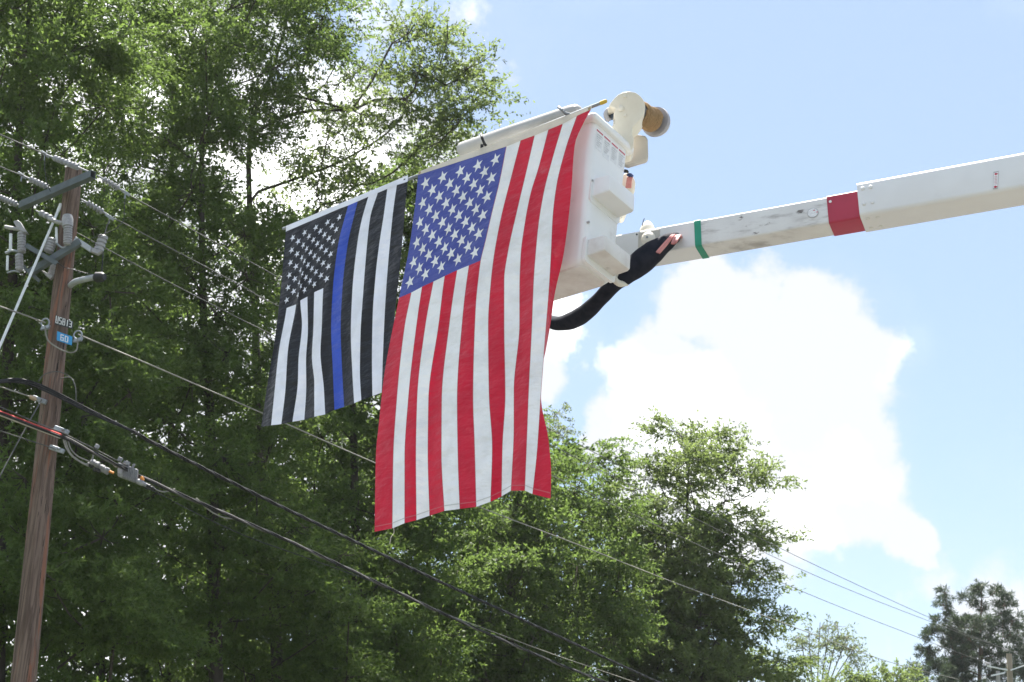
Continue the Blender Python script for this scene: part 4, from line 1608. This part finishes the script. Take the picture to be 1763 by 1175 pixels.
def edge_dist(p, poly):
    d = 1e9
    n = len(poly)
    for i in range(n):
        a_, b_ = np.array(poly[i], float), np.array(poly[(i + 1) % n], float)
        t = np.clip(np.dot(p - a_, b_ - a_) / np.dot(b_ - a_, b_ - a_), 0, 1)
        d = min(d, np.linalg.norm(p - a_ - t * (b_ - a_)))
    return d


def mesh_leaves(name, verts, material, parent):
    """verts: (n,4,3) leaf quads"""
    n = len(verts)
    me = bpy.data.meshes.new(name)
    me.vertices.add(n * 4)
    me.vertices.foreach_set('co', verts.reshape(-1).astype(np.float32))
    me.loops.add(n * 4)
    me.loops.foreach_set('vertex_index', np.arange(n * 4, dtype=np.int32))
    me.polygons.add(n)
    me.polygons.foreach_set('loop_start', np.arange(0, n * 4, 4, dtype=np.int32))
    me.update(calc_edges=True)
    me.materials.append(material)
    o = bpy.data.objects.new(name, me)
    col.objects.link(o)
    par(o, parent)
    return o


def rnd_unit(n):
    v = rng.normal(size=(n, 3))
    return v / np.linalg.norm(v, axis=1, keepdims=True)


def leaves_on(twb, twd, twl, per, ll, lw, droop=0.15, spread=0.9):
    """leaf quads on twigs: base points, directions, lengths; most of them tufted towards the twig end"""
    n = len(twb)
    t = rng.random((n, per)) ** 0.55
    pos = twb[:, None, :] + twd[:, None, :] * (t * twl[:, None])[:, :, None]
    pos[:, :, 2] -= (t ** 2) * droop * twl[:, None]
    d = twd[:, None, :] * 0.8 + rnd_unit(n * per).reshape(n, per, 3) * spread
    d[:, :, 2] -= 0.15
    d /= np.linalg.norm(d, axis=2, keepdims=True)
    up = np.array([0, 0, 0.8]) + rnd_unit(n * per).reshape(n, per, 3)
    side = np.cross(d, up)
    side /= np.maximum(np.linalg.norm(side, axis=2, keepdims=True), 1e-6)
    nr = np.cross(side, d)
    L = ll * (0.65 + 0.7 * rng.random((n, per)))[:, :, None]
    Wd = lw * (0.7 + 0.6 * rng.random((n, per)))[:, :, None]
    base = pos
    mid = pos + d * L * 0.58
    tip = pos + d * L - nr * L * 0.12
    v = np.stack([base, mid + side * Wd / 2 + nr * Wd * .12, tip, mid - side * Wd / 2 + nr * Wd * .12], axis=2)
    return v.reshape(-1, 4, 3)


def make_tree(name, label, cat, Y, trunk_px, poly, spacing, crad, sprays, per, leaf, lmat, bark, thick=2.6, group=None, twig=0.75, tr=0.26, flat=0.62,
              guides=(), seed=0, branch_vis=True, hole=0.0, inset=0.22, tuft=1.0, up=0.25, edge_fade=True, extra=()):
    """trunk_px: photo points from top to bottom; poly: crown outline in photo pixels at distance Y"""
    global rng
    rng = np.random.default_rng(100 + seed)
    tp = [PY(x, y, Y) for x, y in trunk_px]
    foot = tp[-1] + unit(tp[-1] - tp[-2]) * 0.0
    foot = np.array([foot[0], foot[1], 0.0])
    trunk = spline(tp + [foot], 26)[::-1]          # bottom to top
    tree = thing(name, label, cat, foot, group)
    # clumps
    xs = [p[0] for p in poly]
    ys = [p[1] for p in poly]
    scl = F / Y * 1.0
    cand = np.stack([rng.uniform(min(xs), max(xs), 6000), rng.uniform(min(ys), max(ys), 6000)], 1)
    cand = cand[in_poly(cand, poly)]
    cl, keep3 = [], []
    tcx = np.mean(trunk[:, 0])
    for p in cand:
        ed = edge_dist(p, poly) / scl
        if ed < inset:
            continue
        half = min(thick, 0.25 + ed * 0.9)
        q = PY(p[0], p[1], Y + rng.uniform(-half, half))
        if keep3 and np.min(np.linalg.norm((np.array(keep3) - q) * [1, 0.75, 1.25], axis=1)) < spacing:
            continue
        if rng.random() < hole:
            keep3.append(q)
            continue
        keep3.append(q)
        cl.append((q, ed))
    for x, y, dy in extra:
        cl.append((PY(x, y, Y + dy), 0.3))
    # skeleton: each clump grows from the nearest lower point of the growing tree
    nodes = [p for p in trunk]
    par_ = [-1] + list(range(len(trunk) - 1))
    nt_ = len(trunk)
    gpts = []
    for gl in guides:
        gp = spline([PY(x, y, Y + dy) for x, y, dy in gl], 12)
        i0 = int(np.argmin(np.linalg.norm(trunk - gp[0], axis=1)))
        pr = i0
        for q in gp:
            nodes.append(q)
            par_.append(pr)
            pr = len(nodes) - 1
    order = sorted(range(len(cl)), key=lambda i: np.min(np.linalg.norm(trunk - cl[i][0], axis=1)))
    tips = {}
    for i in order:
        q = cl[i][0]
        A = np.array(nodes)
        dv = q - A
        dist = np.linalg.norm(dv, axis=1)
        hd = np.linalg.norm(dv[:, :2], axis=1)
        cost = dist + 1.6 * np.maximum(0, 0.45 * hd - dv[:, 2]) + 0.02 * np.arange(len(A)) * 0
        cost[0:2] += 3
        j = int(np.argmin(cost))
        st = A[j]
        k = max(2, int(dist[j] / 0.5))
        bow = rnd_unit(1)[0] * 0.10 * dist[j]
        pr = j
        for s in range(1, k + 1):
            t = s / k
            w = st + (q - st) * t + bow * math.sin(math.pi * t) + np.array([0, 0, -0.10 * dist[j]]) * math.sin(math.pi * t)
            nodes.append(w)
            par_.append(pr)
            pr = len(nodes) - 1
        tips[i] = pr
    A = np.array(nodes)
    area = np.zeros(len(A))
    kids = [[] for _ in A]
    for i, p_ in enumerate(par_):
        if p_ >= 0:
            kids[p_].append(i)
    for i in range(len(A) - 1, -1, -1):
        if i < nt_:
            continue
        ar = sum(area[k] for k in kids[i])
        area[i] = max(ar, 0.00022)
        area[i] += 0.00002
    rad = np.sqrt(area)
    # trunk mesh
    hgt = np.linspace(0, 1, len(trunk))
    trr = tr * 0.8 * (1 - 0.90 * hgt) + 0.10 * tr * np.exp(-hgt * 14) * 4
    m_ = MB()
    wob = np.cumsum(rng.normal(0, .02, (len(trunk), 3)), axis=0) * np.array([1, 1, 0])
    m_.tube(trunk, trr, 12)
    m_.build('trunk', bark, tree, 60)
    # limbs: one mesh for each subtree leaving the trunk
    for root_i in range(nt_):
        for ch in kids[root_i]:
            if ch < nt_:
                continue
            m_ = MB()
            stack = [(ch, root_i)]
            while stack:
                i, p_ = stack.pop()
                chain = [A[p_], A[i]]
                rr1 = rad[i] if p_ >= nt_ else min(rad[i] * 1.1, trr[p_] * .8)
                rs = [min(rr1, rad[p_]) if p_ >= nt_ else rr1, rad[i]]
                while len(kids[i]) == 1:
                    i = kids[i][0]
                    chain.append(A[i])
                    rs.append(rad[i])
                if len(kids[i]) > 1:
                    big = max(kids[i], key=lambda k: area[k])
                    for k in kids[i]:
                        stack.append((k, i))
                m_.tube(chain, rs, 5, cap=False)
            m_.build('limb', bark, tree, 60)
    # twigs and leaves
    bl, dl_, ln = [], [], []
    subs = []
    for (q, ed) in cl:
        cr = crad * rng.uniform(0.75, 1.25)
        ns = int(1.7 * sprays * (cr / crad) ** 2 * rng.uniform(0.75, 1.2))
        # leafy tufts inside the clump: sprays gather round a few points, gaps stay between them
        nq = max(4, int(round(7 * (cr / 0.7) ** 1.3)))
        tu = rnd_unit(nq) * (cr * rng.random((nq, 1)) ** 0.4) * np.array([1, 1, flat * 1.1])
        wts = rng.random(nq) + 0.35
        ti = rng.choice(nq, ns, p=wts / wts.sum())
        off = tu[ti] + rng.normal(size=(ns, 3)) * np.array([.21, .21, .10]) * tuft
        u = off / np.maximum(np.linalg.norm(off, axis=1, keepdims=True), 1e-6)
        base = q + off
        axis = np.array([q[0] - tcx, q[1] - Y, 0.0])
        axis = axis / (np.linalg.norm(axis) + 1e-6)
        d = u * np.array([1, 1, .55]) + axis * 0.45 + np.array([0, 0, up]) + rnd_unit(ns) * 0.5
        d /= np.linalg.norm(d, axis=1, keepdims=True)
        bl.append(base - d * twig * 0.5)
        dl_.append(d)
        ln.append(twig * (0.6 + 0.8 * rng.random(ns)))
        if branch_vis:
            for k in range(min(7, ns)):
                subs.append((q, base[k]))
    bl, dl_, ln = np.concatenate(bl), np.concatenate(dl_), np.concatenate(ln)
    lv = leaves_on(bl, dl_, ln, per, leaf[0], leaf[1])
    mesh_leaves('crown', lv, lmat, tree)
    if subs:
        m_ = MB()
        for q, e_ in subs:
            md = (q + e_) / 2 + np.array([0, 0, -.05])
            m_.tube([q, md, e_], [.014, .010, .005], 4, cap=False)
        o = m_.build('twig', bark, tree, 60)
        o['kind'] = 'stuff'
    return tree, len(lv)


TOTAL = 0
LF = (0.106, 0.041)
specs = [
    dict(name='oak_tree', label='large leafy oak at the frame edge just behind the near utility pole', cat='tree', Y=24.5,
         trunk_px=[(60, -120), (48, 40), (35, 200), (20, 500), (0, 900), (-10, 1300)], seed=1,
         poly=[(-160, -140), (170, -140), (230, 60), (210, 220), (150, 300), (200, 430), (250, 520), (260, 700), (300, 860), (330, 1000), (260, 1280), (-160, 1280)],
         spacing=1.0, crad=0.72, sprays=60, per=17, leaf=LF, lmat=LEAF_A, bark=BARK, thick=2.4, tr=.21, hole=.16,
         guides=(((40, 62, 0), (60, 66, -.2), (85, 40, -.3), (105, 10, -.4)),)),
    dict(name='oak_tree', label='tall leafy oak whose straight trunk rises between the near pole and the flags', cat='tree', Y=28.5,
         trunk_px=[(375, -120), (352, 150), (347, 340), (352, 600), (362, 720), (368, 1000), (372, 1300)], seed=2,
         poly=[(150, -140), (560, -140), (600, 20), (560, 140), (470, 250), (500, 420), (520, 640), (560, 860), (640, 1010), (600, 1280), (200, 1280), (220, 900), (180, 500), (150, 200)],
         spacing=1.08, crad=0.80, sprays=62, per=17, leaf=LF, lmat=LEAF_A, bark=BARK, thick=3.0, tr=.22, hole=.20,
         guides=(((350, 290, 0), (300, 250, -.4), (255, 220, -.8), (200, 205, -1.2)), ((348, 330, 0), (290, 300, .5), (240, 285, .9)), ((352, 160, 0), (330, 90, .3), (345, 30, .5)))),
    dict(name='oak_tree', label='spreading oak whose long limbs reach out above the white bucket', cat='tree', Y=31.0,
         trunk_px=[(520, -60), (470, 120), (430, 240), (436, 480), (450, 760), (470, 1000), (480, 1300)], seed=3,
         poly=[(430, -140), (590, -130), (640, 0), (650, 60), (700, 15), (765, 45), (822, 90), (850, 195), (800, 225), (770, 265), (700, 300), (640, 345), (560, 400), (470, 450), (420, 300)],
         spacing=1.0, crad=0.66, sprays=32, per=15, leaf=(0.115, .043), lmat=LEAF_B, bark=BARK, thick=2.2, tr=.20, hole=.36, inset=.10,
         extra=((806, 118, -.6), (818, 172, -.3), (790, 195, .5), (770, 70, -.4), (735, 60, .3), (700, 45, .4), (785, 140, .2), (750, 235, .6), (795, 205, -.5), (740, 130, -.6)),
         guides=(((432, 235, 0), (480, 205, -.3), (540, 190, -.5), (605, 190, -.6), (645, 172, -.7), (700, 170, -.8)), ((445, 330, 0), (560, 290, .4), (620, 260, .6), (668, 228, .7), (700, 190, .8), (720, 165, .9)),
                 ((605, 190, -.6), (640, 140, -.6), (675, 75, -.6)))),
    dict(name='oak_tree', label='dense dark oak standing low behind the lower halves of both flags', cat='tree', Y=33.5,
         trunk_px=[(610, 400), (606, 600), (612, 900), (618, 1300)], seed=4,
         poly=[(440, 420), (560, 370), (690, 330), (730, 420), (740, 640), (780, 820), (820, 1000), (800, 1280), (400, 1280), (380, 900), (430, 640)],
         spacing=1.15, crad=0.82, sprays=48, per=17, leaf=(.125, .050), lmat=LEAF_A, bark=BARK, thick=2.8, tr=.24, hole=.08,
         extra=((708, 325, 0), (700, 350, .5), (712, 385, -.4), (700, 420, .3), (712, 455, .8), (660, 330, .4), (680, 312, -.3), (735, 300, .5), (640, 345, -.5), (700, 480, -.2))),
    dict(name='oak_tree', label='round leafy oak just right of the large flag lower corner', cat='tree', Y=38.5,
         trunk_px=[(905, 720), (890, 850), (880, 1000), (875, 1300)], seed=5,
         poly=[(700, 700), (800, 660), (900, 700), (985, 700), (1012, 760), (1075, 800), (1090, 900), (1110, 1060), (1080, 1280), (690, 1280), (680, 950)],
         spacing=1.15, crad=0.82, sprays=46, per=16, leaf=(.125, .050), lmat=LEAF_A, bark=BARK, thick=3.2, tr=.24, hole=.10),
    dict(name='oak_tree', label='bright leafy tree with layered pointed crown standing against the white cloud', cat='tree', Y=44.0,
         trunk_px=[(1190, 730), (1184, 850), (1178, 1000), (1175, 1300)], seed=6,
         poly=[(1085, 800), (1098, 742), (1140, 752), (1175, 708), (1205, 706), (1238, 714), (1248, 742), (1292, 750), (1288, 790), (1336, 800), (1330, 850), (1275, 880), (1350, 908), (1352, 925), (1290, 950), (1345, 975), (1350, 1000), (1310, 1030),
               (1335, 1075), (1380, 1120), (1385, 1160), (1360, 1280), (1010, 1280), (1040, 1000), (1050, 880)],
         spacing=1.0, crad=0.82, sprays=44, per=16, leaf=(.125, .050), lmat=LEAF_B, bark=BARK, thick=3.2, tr=.15, hole=.03, inset=.28),
    dict(name='oak_tree', label='shaded background oak filling the gap behind the near pole', cat='tree', Y=36.0,
         trunk_px=[(180, 200), (176, 600), (170, 1300)], seed=7,
         poly=[(-60, 420), (120, 330), (300, 400), (420, 560), (480, 800), (480, 1280), (-60, 1280)],
         spacing=1.3, crad=1.0, sprays=34, per=16, leaf=(.17, .075), lmat=LEAF_A, bark=BARK, thick=3.0, tr=.24, hole=.05),
    dict(name='oak_tree', label='tall background oak filling in behind the crossarms and the straight trunk', cat='tree', Y=37.0,
         trunk_px=[(300, -100), (296, 300), (290, 1300)], seed=17,
         poly=[(-80, -140), (420, -140), (470, 60), (430, 200), (480, 330), (450, 520), (300, 560), (60, 520), (-80, 480)],
         spacing=1.25, crad=0.86, sprays=34, per=16, leaf=(.14, .06), lmat=LEAF_A, bark=BARK, thick=2.6, tr=.2, hole=.5),
    dict(name='oak_tree', label='shaded background oak deep behind the sagging cables', cat='tree', Y=45.0,
         trunk_px=[(740, 640), (738, 900), (735, 1300)], seed=8,
         poly=[(440, 700), (640, 560), (760, 640), (900, 760), (1100, 880), (1250, 930), (1280, 1280), (380, 1280)],
         spacing=1.6, crad=1.15, sprays=36, per=16, leaf=(.20, .09), lmat=LEAF_A, bark=BARK, thick=3.0, tr=.24, hole=.05),
    dict(name='thin_tree', label='sparse grey green tree top with bare twigs peeking out beside the large flag', cat='tree', Y=52.0,
         trunk_px=[(962, 720), (958, 820), (950, 1000), (945, 1300)], seed=9,
         poly=[(925, 740), (945, 700), (965, 705), (1000, 715), (1005, 745), (985, 775), (1030, 800), (1010, 860), (930, 880)],
         spacing=0.95, crad=0.42, sprays=16, per=13, leaf=(.15, .05), lmat=LEAF_C, bark=TWIG, thick=1.2, tr=.12, hole=.15),
    dict(name='thin_tree', label='airy pale tree of upright bare stems with small leaf tufts at their tips', cat='tree', Y=62.0,
         trunk_px=[(1414, 1190), (1411, 1220), (1408, 1330)], seed=10, inset=0.0,
         guides=tuple(((1410, 1225, 0), ((1410 + x) / 2 - 3, 1165, d), (x, y, d * 2)) for x, y, d in ((1378, 1095, .2), (1392, 1080, -.3), (1412, 1072, .1), (1428, 1076, .4), (1445, 1082, -.2), (1460, 1095, .3), (1474, 1112, -.3), (1478, 1135, .1))),
         poly=[(1362, 1110), (1376, 1085), (1412, 1070), (1450, 1078), (1474, 1110), (1480, 1150), (1440, 1130), (1400, 1140), (1370, 1150)],
         spacing=0.66, crad=0.34, sprays=9, per=12, leaf=(.15, .05), lmat=LEAF_C, bark=TWIG, thick=1.0, tr=.08, hole=.12),
    dict(name='shrub', label='low green bush top between the airy pale tree and the pines', cat='shrub', Y=58.0,
         trunk_px=[(1470, 1172), (1470, 1200), (1470, 1330)], seed=11,
         poly=[(1420, 1180), (1450, 1158), (1475, 1152), (1500, 1170), (1530, 1160), (1560, 1150), (1580, 1165), (1590, 1260), (1410, 1260)],
         spacing=0.8, crad=0.55, sprays=26, per=14, leaf=(.15, .06), lmat=LEAF_B, bark=BARK, thick=1.4, tr=.07, hole=.05),
    dict(name='pine_tree', label='dark pine with clumped needle tufts behind the distant pole', cat='tree', Y=78.0,
         trunk_px=[(1690, 1015), (1688, 1100), (1686, 1180), (1684, 1330)], seed=12,
         poly=[(1560, 1165), (1580, 1120), (1612, 1100), (1590, 1088), (1622, 1072), (1612, 1040), (1632, 1014), (1650, 1028), (1668, 1003), (1690, 1008), (1712, 1012), (1735, 1010), (1752, 1030), (1755, 1070), (1740, 1100), (1745, 1250), (1560, 1250)],
         spacing=0.78, crad=0.50, sprays=16, per=22, leaf=(.28, .036), lmat=LEAF_P, bark=PINEBARK, thick=3.0, tr=.24, hole=.24, inset=.05, tuft=.7, twig=.28, flat=.8),
    dict(name='pine_tree', label='second dark pine at the frame edge half hidden behind the first', cat='tree', Y=86.0,
         trunk_px=[(1790, 1030), (1788, 1110), (1786, 1330)], seed=13,
         poly=[(1725, 1250), (1735, 1110), (1752, 1075), (1775, 1040), (1800, 1020), (1850, 1060), (1860, 1250)],
         spacing=0.85, crad=0.55, sprays=16, per=22, leaf=(.32, .040), lmat=LEAF_P, bark=PINEBARK, thick=2.4, tr=.24, hole=.1, twig=.28, flat=.8),
]
for s_ in specs:
    s_['group'] = {'oak_tree': 'oak trees along the road', 'pine_tree': 'pines behind the distant pole', 'thin_tree': 'sparse trees', 'shrub': None}[s_['name']]
    tr_, n_ = make_tree(**s_)
    TOTAL += n_
print('leaves', TOTAL)

# ------------------------------------------------------------------ thin haze volume added to lift the dark shadows of the trees
hm = bpy.data.materials.new('shadow_lift_haze')
hm.use_nodes = True
ht = hm.node_tree
ht.nodes.clear()
pv = ht.nodes.new('ShaderNodeVolumePrincipled')
pv.inputs['Color'].default_value = (0.93, 0.96, 1.0, 1)
pv.inputs['Density'].default_value = 0.00022
pv.inputs['Anisotropy'].default_value = 0.2
ho = ht.nodes.new('ShaderNodeOutputMaterial')
ht.links.new(pv.outputs[0], ho.inputs['Volume'])
m_ = MB()
ztop = max((max(v.co.z for v in o.data.vertices) for o in bpy.data.objects if o.type == 'MESH' and o.name.startswith('crown')), default=30.0) + 1.0
m_.box([-640, -640, -1.0], [1280, 0, 0], [0, 1280, 0], [0, 0, ztop + 1.0])
hzo = m_.build('haze', hm, None, 0)
hzo['kind'] = 'stuff'
